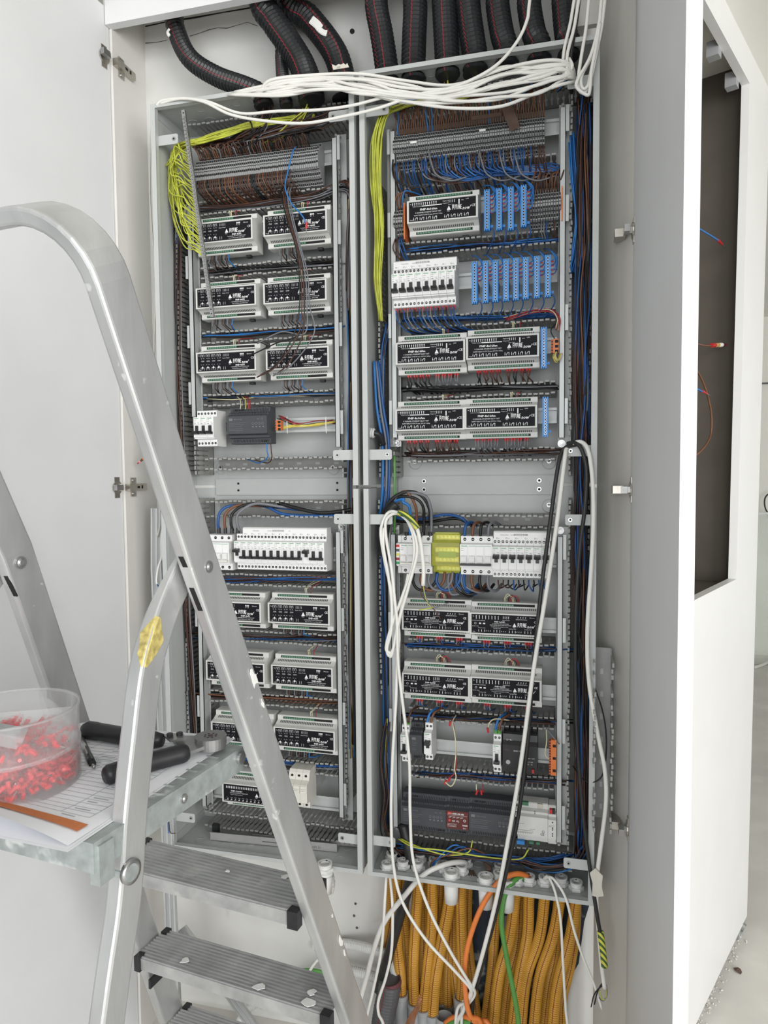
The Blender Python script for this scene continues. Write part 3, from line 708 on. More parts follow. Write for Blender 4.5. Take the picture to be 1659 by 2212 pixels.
# ---- circuit breakers
BW = .0178
BP = [(0, -.044), (-.046, -.044), (-.048, -.043), (-.048, -.0275), (-.062, -.0255), (-.062, -.0235), (-.066, -.0225), (-.066, .0265), (-.048, .0285), (-.048, .043), (-.046, .044), (0, .044)]
BRKB = stepped(BW-.0004, BP, brk)
b = B()
for s in (1, -1):
    for x in (-.0042, .0042): b.cyl((x, -.0475, s*.0365), (x, -.0484, s*.0365), .0029, 10)
BRKH = b.mesh('terminal_holes', dark)
b = B()
for s in (1, -1):
    for x in (-.0042, .0042): b.box(x-.0018, x+.0018, -.0486, -.0484, s*.0365-.0005, s*.0365+.0005)
BRKS = b.mesh('terminal_screws', zinc)
BRKT = B().px([(-.062, -.011), (-.0665, -.0095), (-.079, -.0075), (-.081, -.0115), (-.079, -.0135), (-.070, -.0155), (-.062, -.0155)], -.0066, .0066).box(-.0036, .0036, -.069, -.062, -.0155, .006).mesh('toggle', blk)
BRKTU = B().px([(-.062, .011), (-.0665, .0095), (-.079, .0075), (-.081, .0035), (-.079, .0015), (-.070, .0), (-.062, .0)], -.0066, .0066).box(-.0036, .0036, -.069, -.062, -.008, .004).mesh('toggle', blk)
b = B(); text(b, 'Schneider', -.0075, .0225, .0039, sx=.75, bold=.0003); BRKG = b.mesh('green_lettering', inkg)
b = B(); dash(b, -.0072, -.002, .0195); dash(b, -.0072, -.003, .0152); dash(b, -.0072, -.003, .0108, .0007); dash(b, .001, .006, .0135); dash(b, .003, .0065, .0105)
flat(b, -.0082, .0082, .0078, .0081); BRKK = b.mesh('rating_print', inkk)
b = B(); b.box(-.0072, .0072, -.063, -.0618, -.0205, -.0165).mesh('x', brk); BRKW = B().box(-.0062, .0062, -.0664, -.066, -.0215, -.0165).mesh('marker_field', beige)
def breaker(x, z, label, up=False, group='white single-pole circuit breakers'):
    t = thing('circuit_breaker', label, 'circuit breaker', (x, RY-.004, z), group)
    obj('housing', BRKB, t); stuff(obj('terminal_holes', BRKH, t)); stuff(obj('terminal_screws', BRKS, t)); obj('toggle', BRKTU if up else BRKT, t)
    obj('green_lettering', BRKG, t, (0, -.0663, 0)); obj('rating_print', BRKK, t, (0, -.0663, 0)); return t
def comb(x0, x1, z, label):
    t = thing('busbar_comb', label, 'busbar', (x0, RY-.004, z), 'white busbar combs'); w = x1-x0
    obj('comb_cover', B().px([(-.020, .040), (-.052, .040), (-.052, .057), (-.048, .060), (-.020, .060)], 0, w).mesh('comb_cover', brk), t)
    b = B(); n = int(w/BW)
    for i in range(n):
        x = (i+.5)*w/n; b.ring((x-.003, -.0523, .0445), (0, 1, 0), .0012, .0018, .0002, 8); text(b, 'L%d' % (i % 3+1), x, .0433, .0032, y=-.0523)
    text(b, 'Schneider', w*.12, .0505, .0045, y=-.0523); text(b, 'A9XPH', w*.30, .0505, .0035, y=-.0523); text(b, 'CE', w*.55, .0505, .004, y=-.0523)
    for k in range(14): flat(b, w*.36+k*.0022, w*.36+k*.0022+.0011, .0503, .0545, -.0523)
    obj('printing', b.mesh('printing', psut), t)
ORD = ('first', 'second', 'third', 'fourth', 'fifth', 'sixth', 'seventh', 'eighth', 'ninth', 'tenth', 'eleventh', 'twelfth', 'thirteenth')
# upper left: three breakers
p = at(425.5, 925, .03); q = at(440, 924, .03); z3 = p.z
for i in range(3): breaker(p.x+i*BW, z3, ('leftmost', 'middle', 'rightmost')[i]+' of the three breakers beside the charcoal power supply')
rail(-.45, -.10, 440, 924, RY, 'mounting rail behind the charcoal power supply')
# lower left: thirteen breakers and the four-pole switch
xa = at(505, 1185, .03).x; zb = at(610, 1195, .03).z
for i in range(13): breaker(xa+(i+.5)*BW*1.003, zb, '%s white breaker from the ladder side in the long row' % ORD[i], up=(i in (0, 10)))
comb(xa+.018, xa+13*BW+.003, zb, 'long white busbar comb over the lower left breaker row'); rail(-.45, -.09, 610, 1195, RY, 'mounting rail of the long breaker row on the left')
# upper right: eight breakers
xa2 = at(845.5, 622, .03).x; zb2 = at(915, 614, .03).z
for i in range(8): breaker(xa2+(i+.5)*BW*1.003, zb2, '%s white breaker from the left beside the eight blue bars' % ORD[i])
comb(xa2+.002, xa2+8*BW+.003, zb2, 'short white busbar comb over the upper right breakers'); rail(.06, .42, 915, 614, RY, 'mounting rail behind the eight blue terminal bars')
# lower right: seven breakers, switched off
xa3 = at(1063, 1205, .03).x; zb3 = at(1120, 1208, .03).z
for i in range(7): breaker(xa3+(i+.5)*BW, zb3, '%s white breaker counted from the yellow block side' % ORD[i], up=True)
comb(xa3+.002, xa3+7*BW+.002, zb3, 'white busbar comb over the lower right breakers'); rail(.06, .44, 1000, 1205, RY, 'mounting rail behind the yellow distribution block')
# lower right: three single breakers among the small supplies
zi = at(925, 1608, .03).z; xi = [at(873, 1610, .03).x, at(924, 1607, .03).x, at(1073, 1634, .03).x]
breaker(xi[0], at(873, 1612, .03).z, 'single breaker at the far left of the small supply row'); breaker(xi[1], zi, 'single breaker right of the slim charcoal supply', True); breaker(xi[2], at(1073, 1634, .03).z, 'single breaker left of the black bus module')
rail(.06, .44, 1000, 1617, RY, 'mounting rail of the small supply row')
# ---- four-pole switches
def fourpole(u, v, label, bar, holes=(1, 1)):
    p = at(u, v, .03); t = thing('four_pole_switch', label, 'switch', (p.x, RY-.004, p.z), 'white four-pole switches'); w = .0715
    obj('housing', stepped(w, BP, brk), t); hb = B(); sb = B()
    for s in (1, -1):
        for i in range(4):
            x = -.027+i*.018; hb.cyl((x, -.0475, s*.0365), (x, -.0484, s*.0365), .0036, 12); sb.box(x-.0022, x+.0022, -.0486, -.0484, s*.0365-.0006, s*.0365+.0006)
    stuff(obj('terminal_holes', hb.mesh('terminal_holes', dark), t)); stuff(obj('terminal_screws', sb.mesh('terminal_screws', zinc), t))
    g = B(); text(g, 'Schneider', -.033, .0215, .0045, sx=.8, bold=.0003); flat(g, -.016, .033, .0225, .0233)
    obj('green_lettering', g.mesh('green_lettering', inkg), t, (0, -.0663, 0))
    k = B(); dash(k, -.033, -.027, .0172); dash(k, -.033, -.028, .0130, .0006)
    for i in range(3): seg2(k, -.018+i*.018, -.001, -.018+i*.018, .021, .00012)
    obj('rating_print', k.mesh('rating_print', psut), t, (0, -.0663, 0))
    for i in range(4): obj('toggle', B().px([(-.066, -.014), (-.072, -.013), (-.075, -.004), (-.072, .0), (-.066, .002)], -.027+i*.018-.0062, -.027+i*.018+.0062).mesh('toggle', brk), t)
    if bar: obj('coupling_bar', B().px([(-.068, -.021), (-.077, -.020), (-.077, -.016), (-.068, -.0155)], -.034, .034).mesh('coupling_bar', blk), t)
    else: obj('coupling_bar', B().px([(-.068, -.021), (-.074, -.020), (-.074, -.016), (-.068, -.0155)], -.034, .034).mesh('coupling_bar', beige), t)
    return p
p4 = fourpole(897, 1200, 'white four-pole switch at the far left of the yellow block row', False)
b = B(); bb_ = thing('auxiliary_contact', 'slim white auxiliary contact with coloured tags left of the four-pole switch', 'contact', (p4.x-.0405, RY-.004, p4.z)); obj('housing', stepped(.008, BP, brk), bb_)
for z, m_ in ((.022, ferr), (.012, inkk), (.002, w_yel), (-.008, w_red), (-.017, inkg)): obj('coloured_tag', B().box(-.004, .0035, -.0668, -.066, z-.0035, z+.0025).mesh('coloured_tag', m_), bb_)
fourpole(1028, 1202, 'white four-pole switch between the yellow block and the breakers', True)
fourpole(466, 1195, 'white four-pole switch mostly hidden behind the ladder stile', False)
# ---- yellow distribution block
p = at(963, 1197, .035); t = thing('distribution_block', 'transparent yellow distribution block with brass terminals', 'terminal block', (p.x, RY, p.z))
obj('base', B().box(-.030, .030, -.022, 0, -.042, .042).mesh('base', mat('yellow_base', (.30, .31, .03), .5)), t)
obj('clear_cover', B().px([(-.022, -.044), (-.046, -.044), (-.048, -.040), (-.048, -.030), (-.066, -.026), (-.066, .026), (-.048, .030), (-.048, .042), (-.046, .044), (-.022, .044)], -.031, .031).mesh('clear_cover', yel), t)
brass = mat('brass_bar', (.42, .34, .12), .35, .7, var=.1)
for z in (-.036, -.014, .008, .036):
    s_ = obj('terminal_bar', B().box(-.027, .027, -.036 if abs(z) > .03 else -.052, -.022, z-.0055, z+.0055).mesh('terminal_bar', brass), t)
    sb = B()
    for i in range(6): sb.cyl((-.0225+i*.009, -.036 if abs(z) > .03 else -.052, z), (-.0225+i*.009, -.039 if abs(z) > .03 else -.055, z), .0034, 9)
    stuff(obj('bar_screws', sb.mesh('bar_screws', zinc), s_))
obj('fuse_field', B().box(-.02, .02, -.054, -.030, -.010, .004).mesh('fuse_field', grn), t)
for z in (-.0455, .0455): obj('cover_latch', B().box(-.028, .028, -.044, -.026, z-.0018, z+.0018).mesh('cover_latch', yel), t)
# ---- ivory fuse holder, lower left
p = at(648, 1712, .03); t = thing('fuse_holder', 'ivory three-pole fuse holder right of the ladder stile', 'fuse holder', (p.x, RY-.004, p.z))
FP = [(0, -.046), (-.044, -.046), (-.046, -.030), (-.066, -.026), (-.066, .018), (-.050, .024), (-.046, .040), (-.040, .046), (0, .046)]
for i in range(3):
    o = obj('pole', stepped(.0174, FP, beige), t, (-.0265+i*.0178, 0, 0)); h = B()
    h.cyl((0, -.0455, -.039), (0, -.0466, -.039), .003, 10).cyl((0, -.0475, .034), (0, -.0495, .033), .003, 10); obj('terminal_hole', h.mesh('terminal_hole', dark), o)
    obj('fuse_drawer', B().px([(-.0655, -.002), (-.0685, -.001), (-.0685, .016), (-.0655, .0175)], -.0075, .0075).mesh('fuse_drawer', beige), o)
    k = B(); dash(k, -.006, .0065, .009, y=-.0688); dash(k, -.006, .003, .005, y=-.0688); obj('printing', k.mesh('printing', psut), o)
k = B()
for i in range(7): seg2(k, .012+i*.005, -.012, .012+i*.005, .02, .0006)
o = obj('side_printing', k.mesh('side_printing', psut), t, (.0003+.0265-.0178+.0178, 0, 0), (0, 0, math.pi/2))
# ---- charcoal power supplies
PP = [(0, -.045), (-.030, -.045), (-.032, -.043), (-.032, -.032), (-.040, -.030), (-.040, -.024), (-.054, -.021), (-.054, .022), (-.044, .025), (-.044, .030), (-.032, .033), (-.032, .043), (-.030, .045), (0, .045)]
def supply(u, v, w, label, red_face=False, lou=True, yf=.046):
    p = at(u, v, yf); t = thing('power_supply', label, 'power supply', (p.x, RY, p.z), 'charcoal rail power supplies')
    obj('housing', stepped(w, PP, psu), t)
    if lou:
        b = B(); n = int(w/.004)
        for zt, yy in ((.0375, -.0322), (.0275, -.0442), (-.0375, -.0322)):
            for i in range(n-2):
                x = -w/2+.006+i*.004; b.add([(x, yy, zt-.0035), (x+.0016, yy, zt-.0035), (x+.0034, yy, zt+.0035), (x+.0018, yy, zt+.0035)], [(0, 1, 2, 3)])
        stuff(obj('vent_slots', b.mesh('vent_slots', dark), t))
    h = B()
    for i in range(5 if w > .08 else 2): h.cyl((-w/2+.013+i*.0055, -.0318, .038), (-w/2+.013+i*.0055, -.0326, .038), .0022, 8)
    for i in range(3): h.cyl((w/2-.022+i*.0055, -.0318, -.0385), (w/2-.022+i*.0055, -.0326, -.0385), .0022, 8)
    stuff(obj('terminal_holes', h.mesh('terminal_holes', dark), t))
    k = B(); m_ = psut
    if red_face:
        f = B().box(-w/2+.001, w/2-.001, -.0552, -.054, -.0205, .0215); fo = obj('face_label', f.mesh('face_label', mat('dark_red_label', (.10, .018, .015), .4)), t)
        r_ = B(); flat(r_, -.022, -.013, .0135, .0185, -.0554); r_.cyl((-.018, -.0556, -.001), (-.018, -.0552, -.001), .003, 10); obj('red_marks', r_.mesh('red_marks', mat('red_print', (.55, .06, .05), .4)), fo)
        k2 = B(); text(k2, 'KNX-20E-640', -.011, .0135, .0058, sx=.78, bold=.0004); text(k2, 'MEAN WELL', -.0215, .0145, .0018)
        for i in range(3): dash(k2, -.0225, -.002, -.009-i*.003)
        for i in range(4): seg2(k2, -.020+i*.009, .005, -.013+i*.009, .008, .0003); seg2(k2, -.020+i*.009, .008, -.013+i*.009, .008, .0003)
        text(k2, 'CE', -.013, -.004, .006, bold=.0002); text(k2, 'UL', -.003, -.004, .006, bold=.0002); k2.ring((.017, 0, .001), (0, 1, 0), .002, .003, .0002, 10); text(k2, 'KNX', .012, -.012, .0055, bold=.0003); text(k2, 'EAC', .013, -.0185, .004)
        flat(k2, -.0228, .0228, .0113, .0117); obj('printing', k2.mesh('printing', ink), fo, (0, -.0556, 0))
    else:
        x0 = -w/2+.006; flat(k, x0, x0+.009, .0105, .0165); text(k, 'HDR-100-24', x0+.012, .0118, .0052, sx=.8) if w > .08 else None
        for i in range(3): dash(k, x0, x0+w*(.42-.05*i), .0052-i*.004)
        for i in range(2): dash(k, x0, x0+w*.35, -.009-i*.004)
        if w > .08:
            text(k, 'CE', .036, .0125, .0055); text(k, 'ADJ', .026, .0125, .0045)
            for i in range(4): k.ring((.016+i*.0085, 0, .003), (0, 1, 0), .0022, .003, .0002, 10)
            for i in range(4): flat(k, .014+i*.009, .018+i*.009, -.006, -.003)
        obj('printing', k.mesh('printing', m_), t, (0, -.0542, 0))
    return p
supply(533, 918, .105, 'charcoal power supply beside the three breakers at the upper left')
supply(915, 1765, .1075, 'charcoal power supply at the far left of the bottom row')
supply(988, 1772, .053, 'narrow charcoal supply with a dark red printed face', True)
supply(1064, 1779, .110, 'charcoal power supply right of the dark red printed face')
supply(898, 1608, .030, 'slim charcoal supply between two single breakers'); rail(.06, .45, 988, 1770, RY, 'lowest mounting rail on the right behind the charcoal supplies')
# black bus module
p = at(1123, 1632, .04); t = thing('bus_module', 'black bus control module beside an orange connector', 'control module', (p.x, RY, p.z))
obj('housing', stepped(.076, [(0, -.046), (-.04, -.046), (-.046, -.043), (-.046, -.032), (-.060, -.026), (-.060, .022), (-.052, .030), (-.048, .043), (-.042, .046), (0, .046)], blk), t)
k = B(); text(k, 'HDL', -.033, .008, .0062); obj('brand_print', k.mesh('brand_print', mat('dull_violet_print', (.10, .045, .09), .5)), t, (0, -.0602, 0))
k = B(); text(k, 'KNX / DALI', -.014, .008, .0045); text(k, 'Status   DALI', .016, -.006, .003); text(k, 'Test  Fault', .016, -.014, .003); text(k, 'D+ D-', -.030, .030, .005, y=.006); text(k, 'L   N', -.03, -.0405, .005, y=.0142); obj('printing', k.mesh('printing', ink), t, (0, -.0602, 0))
for x, z in ((-.026, -.017), (.0185, -.018), (.026, -.018)): obj('push_button', B().cyl((x, -.0595, z), (x, -.0615, z), .005 if x < 0 else .0022, 12).mesh('push_button', gpvc if x < 0 else psut), t)
obj('red_plug', B().box(.026, .031, -.05, -.046, -.043, -.034).mesh('red_plug', ferr), t)
# light grey gateway and its slim neighbour
def slim(u, v, w, label, big):
    p = at(u, v, .045); t = thing('gateway_module', label, 'control module', (p.x, RY, p.z), 'light grey gateways at the bottom right')
    obj('housing', stepped(w, PP, modw), t)
    k = B()
    if big:
        text(k, 'CE', .019, -.018, .0078, bold=.0003)
        for i in range(2): dash(k, -.032, .004, -.010-i*.004)
        dash(k, -.032, -.016, .005); dash(k, -.004, .008, -.006); k.ring((.026, 0, -.009), (0, 1, 0), .0022, .003, .0002, 10)
        for i in range(9): seg2(k, -.034+i*.004, -.016, -.032+i*.004, -.016, .0005)
        for z in (.027, .031): k.cyl((.007, .009, z), (.007, .0095, z), .0012, 6)
    else:
        for z in (.017, .004, .0, -.009, -.014): k.cyl((.001, -.0003, z), (.001, .0003, z), .0016, 8)
        dash(k, -.007, .006, .0095); dash(k, -.007, .004, .0068)
    obj('printing', k.mesh('printing', inkk), t, (0, -.0544, 0))
    if big:
        obj('green_plug', B().box(-.028, -.008, -.035, -.028, .038, .046).box(-.006, .004, -.038, -.03, -.049, -.044).box(.010, .018, -.038, -.03, -.049, -.044).mesh('green_plug', grn), t)
        obj('blue_plug', B().box(-.033, -.016, -.042, -.028, -.051, -.043).mesh('blue_plug', blu), t); obj('network_socket', B().box(.012, .024, -.034, -.030, .034, .0445).mesh('network_socket', nick), t)
    else: obj('red_plug', B().box(-.006, .000, -.042, -.032, .028, .040).mesh('red_plug', ferr), t); obj('black_plug', B().box(.000, .006, -.042, -.032, .028, .040).mesh('black_plug', blk), t)
slim(1148, 1786, .0715, 'light grey network gateway beside the charcoal supplies', True)
slim(1192.5, 1793, .0178, 'slim light grey interface at the right end of the bottom row', False)
# ---- blue neutral bars
def bar_mesh():
    b = B(); b.box(-.0062, .0062, -.018, 0, -.043, .043)
    for s in (1, -1):
        for x in (-.0046, 0, .0046): b.box(x-.0014, x+.0014, -.018, -.006, s*.043, s*.0465) if s > 0 else b.box(x-.0014, x+.0014, -.018, -.006, -.0465, -.043)
    b.box(.0062, .012, -.004, .0, -.036, -.030); return b.mesh('bar_body', blu)
BARB = bar_mesh(); b1 = B(); b2 = B(); b3 = B()
for i in range(13):
    z = -.039+i*.0065; b1.ring((0, -.0186, z), (0, 1, 0), .0019, .0026, .001, 10); b2.cyl((0, -.0185, z), (0, -.0181, z), .0019, 8)
BARS = b1.mesh('bar_screws', zinc); BARH = b2.mesh('screw_holes', dark); BARF = B().box(-.004, .004, 0, .052, -.008, .008).mesh('rail_foot', gpvc)
BARPOS = []
def bluebar(u, vt, vb, label, y=.05):
    p = at(u, (vt+vb)/2, y-.018); h = at(u, vt, y-.018).z-at(u, vb, y-.018).z
    t = thing('neutral_bar', label, 'terminal bar', (p.x, y, p.z), 'blue neutral terminal bars'); sc = (1, 1, h/.093)
    obj('bar_body', BARB, t, scale=sc); stuff(obj('bar_screws', BARS, t, scale=sc)); stuff(obj('screw_holes', BARH, t, scale=sc)); obj('rail_foot', BARF, t); BARPOS.append((p.x, y, p.z, h))
OR = ('first', 'second', 'third', 'fourth', 'fifth', 'sixth', 'seventh', 'eighth')
for i, (u, a, c) in enumerate(((1051.6, 409, 498), (1078, 406, 497), (1103.3, 403, 497), (1131, 399, 490))): bluebar(u, a, c, '%s blue bar beside the single relay module' % OR[i])
for i, (u, a, c) in enumerate(((1025, 565, 656), (1048.6, 563.7, 654), (1070, 562, 652.5), (1093, 559, 650.5), (1114.3, 556.8, 648.5), (1135.7, 555, 646.5), (1159.6, 552.5, 644), (1183.4, 550, 642))): bluebar(u, a, c, '%s blue bar counted from the eight-breaker group' % OR[i])
bluebar(1174.6, 706, 796, 'lone blue bar right of the upper pair of relay modules'); bluebar(1178, 857, 944, 'lone blue bar right of the lower pair of relay modules')
# ---- grey spring terminals
def term_mesh(h, w=.0043):
    b = B(); k = h/2
    b.px([(0, -k), (-.012, -k), (-.014, -k+.008), (-.030, -k+.014), (-.032, -k+.024), (-.046, -k+.030), (-.048, k-.030), (-.040, k-.026), (-.036, k-.012), (-.022, k-.010), (-.020, k), (0, k)], -w/2, w/2); return b.mesh('terminal_body', trm)
def term_holes(h, w=.0050):
    b = B(); k = h/2; x0, x1 = -w*.34, w*.34
    for y, z, a in ((-.0376, k-.0175, .0030), (-.0394, k-.0245, .0012), (-.0214, k-.005, .0028), (-.0312, -k+.0195, .0030), (-.0390, -k+.0270, .0010), (-.0132, -k+.005, .0028), (-.0222, -k+.011, .0014), (-.0476, .010, .0022), (-.0474, .003, .0007), (-.0471, -.006, .0022), (-.0445, k-.0285, .0006)):
        b.box(x0, x1, y-.0006, y+.003, z-a, z+a)
    return b.mesh('wire_openings', dark)
TB1, TH1, TB2, TH2 = term_mesh(.092), term_holes(.092), term_mesh(.078), term_holes(.078)
def terms(u0, v0, n, pitch, big, label, group, y=.1):
    p = at(u0, v0, y-.045)
    for i in range(n):
        t = thing('rail_terminal', label, 'terminal', (p.x+i*pitch, y, p.z+rnd(-.0006, .0006)), group)
        obj('terminal_body', TB1 if big else TB2, t); stuff(obj('wire_openings', TH1 if big else TH2, t))
    return p
TPL = terms(423, 377, 61, .0052, True, 'grey spring terminal in the big row of the upper left enclosure', 'terminals in the big upper left row')
rail(-.45, -.095, 423, 377, RY, 'mounting rail of the big upper left terminal row')
TPR = terms(851, 318, 63, .0053, False, 'grey spring terminal in the long row of the upper right enclosure', 'terminals in the long upper right row')
rail(.05, .43, 851, 318, RY, 'mounting rail of the long upper right terminal row')
TPA = terms(852, 479, 4, .0055, False, 'grey spring terminal left of the single relay module', 'terminals left of the single relay module')
tag(obj('end_plate', B().box(.0, .003, .056, .1, -.04, .04).mesh('end_plate', orng), None, (TPA.x+.021, 0, TPA.z)), 'orange end plate between small terminals and the relay module', 'end plate')
TPB = terms(1147, 445, 12, .0055, False, 'grey spring terminal right of the four blue bars', 'terminals right of the four blue bars')
tag(obj('end_plate', B().box(.0, .002, .056, .1, -.036, .036).mesh('end_plate', orng), None, (TPB.x+.064, 0, TPB.z)), 'thin orange end plate right of the small terminal group', 'end plate')
for (u, v) in ((893, 307), (1042, 281)):
    p = at(u, v, .048); tag(obj('marker_tag', B().box(-.007, .007, 0, .003, -.0022, .0022).mesh('marker_tag', paint), None, p), '%s white marker tag on the long upper right terminal row' % ('left' if u < 950 else 'right'), 'marker')
# brown fabric strap pieces over the right row
for L, w, lb in (([(1093, 228, .03), (1100, 245, .028), (1107, 262, .03), (1113, 279, .04)], .011, 'wide brown strap end hanging over the long terminal row'), ([(1018, 256, .035), (1040, 253, .03), (1060, 250, .03), (1083, 247, .034)], .004, 'thin twisted brown strap lying across the terminal wires')):
    P_ = smooth(pp(L), 5); sd = Vector((1, 0, 0)) if w > .005 else Vector((0, 0, 1))
    tag(obj('strap', B().sweep(P_, [(-w, -.001), (w, -.001), (w, .001), (-w, .001)], sd).mesh('strap', tan_t)), lb, 'strap')
# orange pluggable connectors
def plug(u, v, h, label, y=.05):
    p = at(u, v, y); t = thing('orange_connector', label, 'connector', p, 'orange pluggable connectors')
    obj('shell', B().box(-.006, .006, -.006, .008, -h/2, h/2).mesh('shell', orng), t); b = B(); n = int(h/.006)
    for i in range(n): b.box(-.010, -.006, -.004, .006, -h/2+i*.006+.001, -h/2+i*.006+.005)
    stuff(obj('contact_row', b.mesh('contact_row', mat('dark_orange_plastic', (.35, .07, .02), .5)), t))
    for z in (-h*.35, 0, h*.35): obj('release_notch', B().box(-.002, .005, -.0064, -.0058, z-.004, z+.002).mesh('release_notch', dark), t)
plug(1196, 1635, .08, 'tall orange connector right of the black bus module'); plug(1201, 748, .03, 'small orange connector right of the upper relay modules'); plug(604, 919, .024, 'small orange connector at the side of the left power supply')
# perforated screw strip hanging loose at the upper left
pa, pb = at(396, 238, -.012), at(459, 685, .02); d_ = (pb-pa); Ls = d_.length
t = thing('terminal_strip', 'long bare metal screw strip hanging across the upper left enclosure', 'terminal strip', pa)
zv = -d_.normalized(); yv = (Vector((0, 1, 0))-zv*zv.y).normalized(); xv = yv.cross(zv)
t.rotation_euler = Matrix((xv, yv, zv)).transposed().to_euler()
obj('strip_bar', B().box(-.0042, .0042, -.0025, .005, -Ls, 0).mesh('strip_bar', zinc), t)
for i in range(int((Ls-.035)/.0085)):
    z = -.018-i*.0085; s_ = obj('clamp_screw', B().cyl((0, -.0025, z), (0, -.0058, z), .0036, 10).cyl((0, -.0058, z), (0, -.0066, z), .0022, 6).mesh('clamp_screw', zinc) if i == 0 else _cs, t, None if i == 0 else (0, 0, -i*.0085))
    if i == 0: _cs = s_.data
for z in (-.007, -Ls+.008, -Ls+.018): obj('strip_hole', B().cyl((0, -.0027, z), (0, -.0024, z), .0018, 8).mesh('strip_hole', dark), t)
# ================================================================ wires inside the enclosures
def uv(p):                                   # place -> pixel, to run wires between placed things
    d = Vector(p)-CAM; z = d.dot(FW); return (W/2+F*d.dot(RT)/z, H/2-F*d.dot(UP)/z)
def w3(L, r, m, label, group, n=6, seg=5): return wire(L, r, m, label, group, n=n, seg=seg, world=True)
RW = .0015
V = Vector
# --- upper left: yellow-green loom along the top duct, down the wall and into the screw strip
for i in range(42):
    f = i/41; k = rnd(-1, 1); e = pa+d_*(.20+.50*f)
    L = [at(655+rnd(-25, 25), 254+rnd(-7, 7), .07), at(560+rnd(-6, 6), 266+rnd(-6, 8), .055+rnd(-.01, .01)), at(500, 284+k*8, .05+rnd(-.012, .012)), at(440+rnd(-6, 6), 302+k*7, .05+rnd(-.012, .012)),
         at(383-10*rnd(0, 1), 322+rnd(-4, 10), .045+rnd(-.01, .02))]
    u, v = uv(e); v2 = 350+ (v-350)*.45
    L += [at(364+rnd(-6, 22)+f*10, v2+rnd(-16, 22), .04+rnd(-.014, .02)), at(376+rnd(-6, 16)+f*24, min(v-24, v2+62+f*40+rnd(-18, 18)), .028+rnd(-.012, .012)), at(u-14-rnd(0, 6), v-6-rnd(0, 8), .016), V(e)+V((-.006, .001, 0)), V(e)+V((-.001, .001, -.001))]
    w3(L, .0015, w_gy, 'yellow-green earth wire curving into the loose screw strip', 'earth wires of the upper left loom')
wire([(540, 262, .04), (543, 268, .034), (545, 280, .034), (542, 286, .045)], .002, blk, 'black cable tie around the yellow-green loom', None, 'cable_tie', 'cable tie')
# --- upper left: mixed wires in the top duct
loom([(745, 230, .08), (700, 262, .065), (640, 275, .06), (580, 292, .065), (520, 305, .075), (440, 312, .09)], 30, [(8, 10, .01), (10, 12, .015), (20, 10, .015), (25, 9, .015), (25, 6, .012), (20, 5, .01)], RW, [w_brn, w_brn, w_blk, w_blk, w_gry, w_tan], 'dark wire running through the uppermost left duct', 'wires in the uppermost left duct')
loom([(572, 205, .06), (575, 240, .06), (560, 275, .06), (525, 300, .065), (500, 318, .075)], 18, [(8, 5, .012), (14, 6, .015), (20, 8, .015), (30, 6, .012), (35, 5, .01)], RW, [w_blk, w_brn, w_blk, w_gry], 'black or brown wire dropping from the left conduit', 'wires dropping from the left conduits')
loom([(675, 205, .06), (668, 235, .06), (640, 265, .06), (610, 290, .065), (590, 310, .075)], 16, [(18, 5, .012), (24, 6, .015), (30, 8, .015), (35, 6, .012), (40, 5, .01)], RW, [w_blk, w_brn, w_brn, w_gry, w_gy], 'brown or yellow-green wire dropping from the middle conduits', 'wires dropping from the middle conduits')
# terminal row, wires on top and below
for i in range(61):
    x = TPL.x+i*.0052; zt = TPL.z+.041; zbm = TPL.z-.042
    if i < 56:
        m = random.choice([w_brn, w_brn, w_brn, w_gry, w_tan, w_blk]); y = .078
        w3([V((x, y, zt)), V((x+rnd(-.002, .002), y-.014, zt+.012)), V((x+rnd(-.008, .008), y-.018+rnd(-.008, .006), zt+.024)), V((x+rnd(-.012, .016), .085, zt+.04+rnd(-.006, .004))), V((x+rnd(-.02, .03), .11, zt+.05))], .00145, m, 'wire bending into the top of the big left terminal row', 'wires on top of the big left terminal row')
    if i < 48:
        m = random.choice([w_brn, w_brn, w_brn, w_brn, w_tan, w_blk])
        w3([V((x, .070, TPL.z-.010)), V((x, .054, TPL.z-.017)), V((x+rnd(-.001, .003), .049, TPL.z-.034)), V((x+.004+rnd(-.002, .006), .060, TPL.z-.051+rnd(-.003, .003))), V((x+.013+rnd(-.004, .012), .115, TPL.z-.066))], .0015, m, 'brown wire arching out under the big left terminal row', 'brown wires under the big left terminal row')
loom([(425, 452, .1), (520, 448, .098), (600, 437, .095), (680, 425, .09), (740, 400, .08), (760, 430, .075), (755, 520, .08), (752, 640, .08)], 22, [(8, 7, .012), (14, 7, .012), (14, 7, .012), (14, 8, .012), (8, 12, .01), (5, 16, .008), (6, 20, .008), (6, 30, .008)], RW, [w_brn, w_blk, w_gry, w_brn, w_tan], 'wire sweeping from the left terminal duct into the right upright duct', 'wires sweeping from the left terminal duct')
# upright ducts of the left pair
loom([(398, 430, .09), (385, 480, .085), (382, 600, .085), (384, 800, .085), (390, 1000, .085), (398, 1240, .085), (408, 1450, .085), (420, 1640, .09)], 20, (11, 14, .02), .0016, [w_brn, w_blk, w_gry, w_blk, w_blu], 'long wire running down the left upright duct', 'wires in the left upright duct')
loom([(756, 420, .09), (752, 600, .095), (757, 760, .09), (756, 900, .09), (755, 1060, .1), (757, 1240, .1), (758, 1420, .1), (760, 1620, .1)], 24, (6, 22, .018), .0016, [w_brn, w_blk, w_gry, w_lbl, w_blu, w_blk, w_yel], 'long wire running down beside the enclosure joint', 'wires in the upright duct beside the joint')
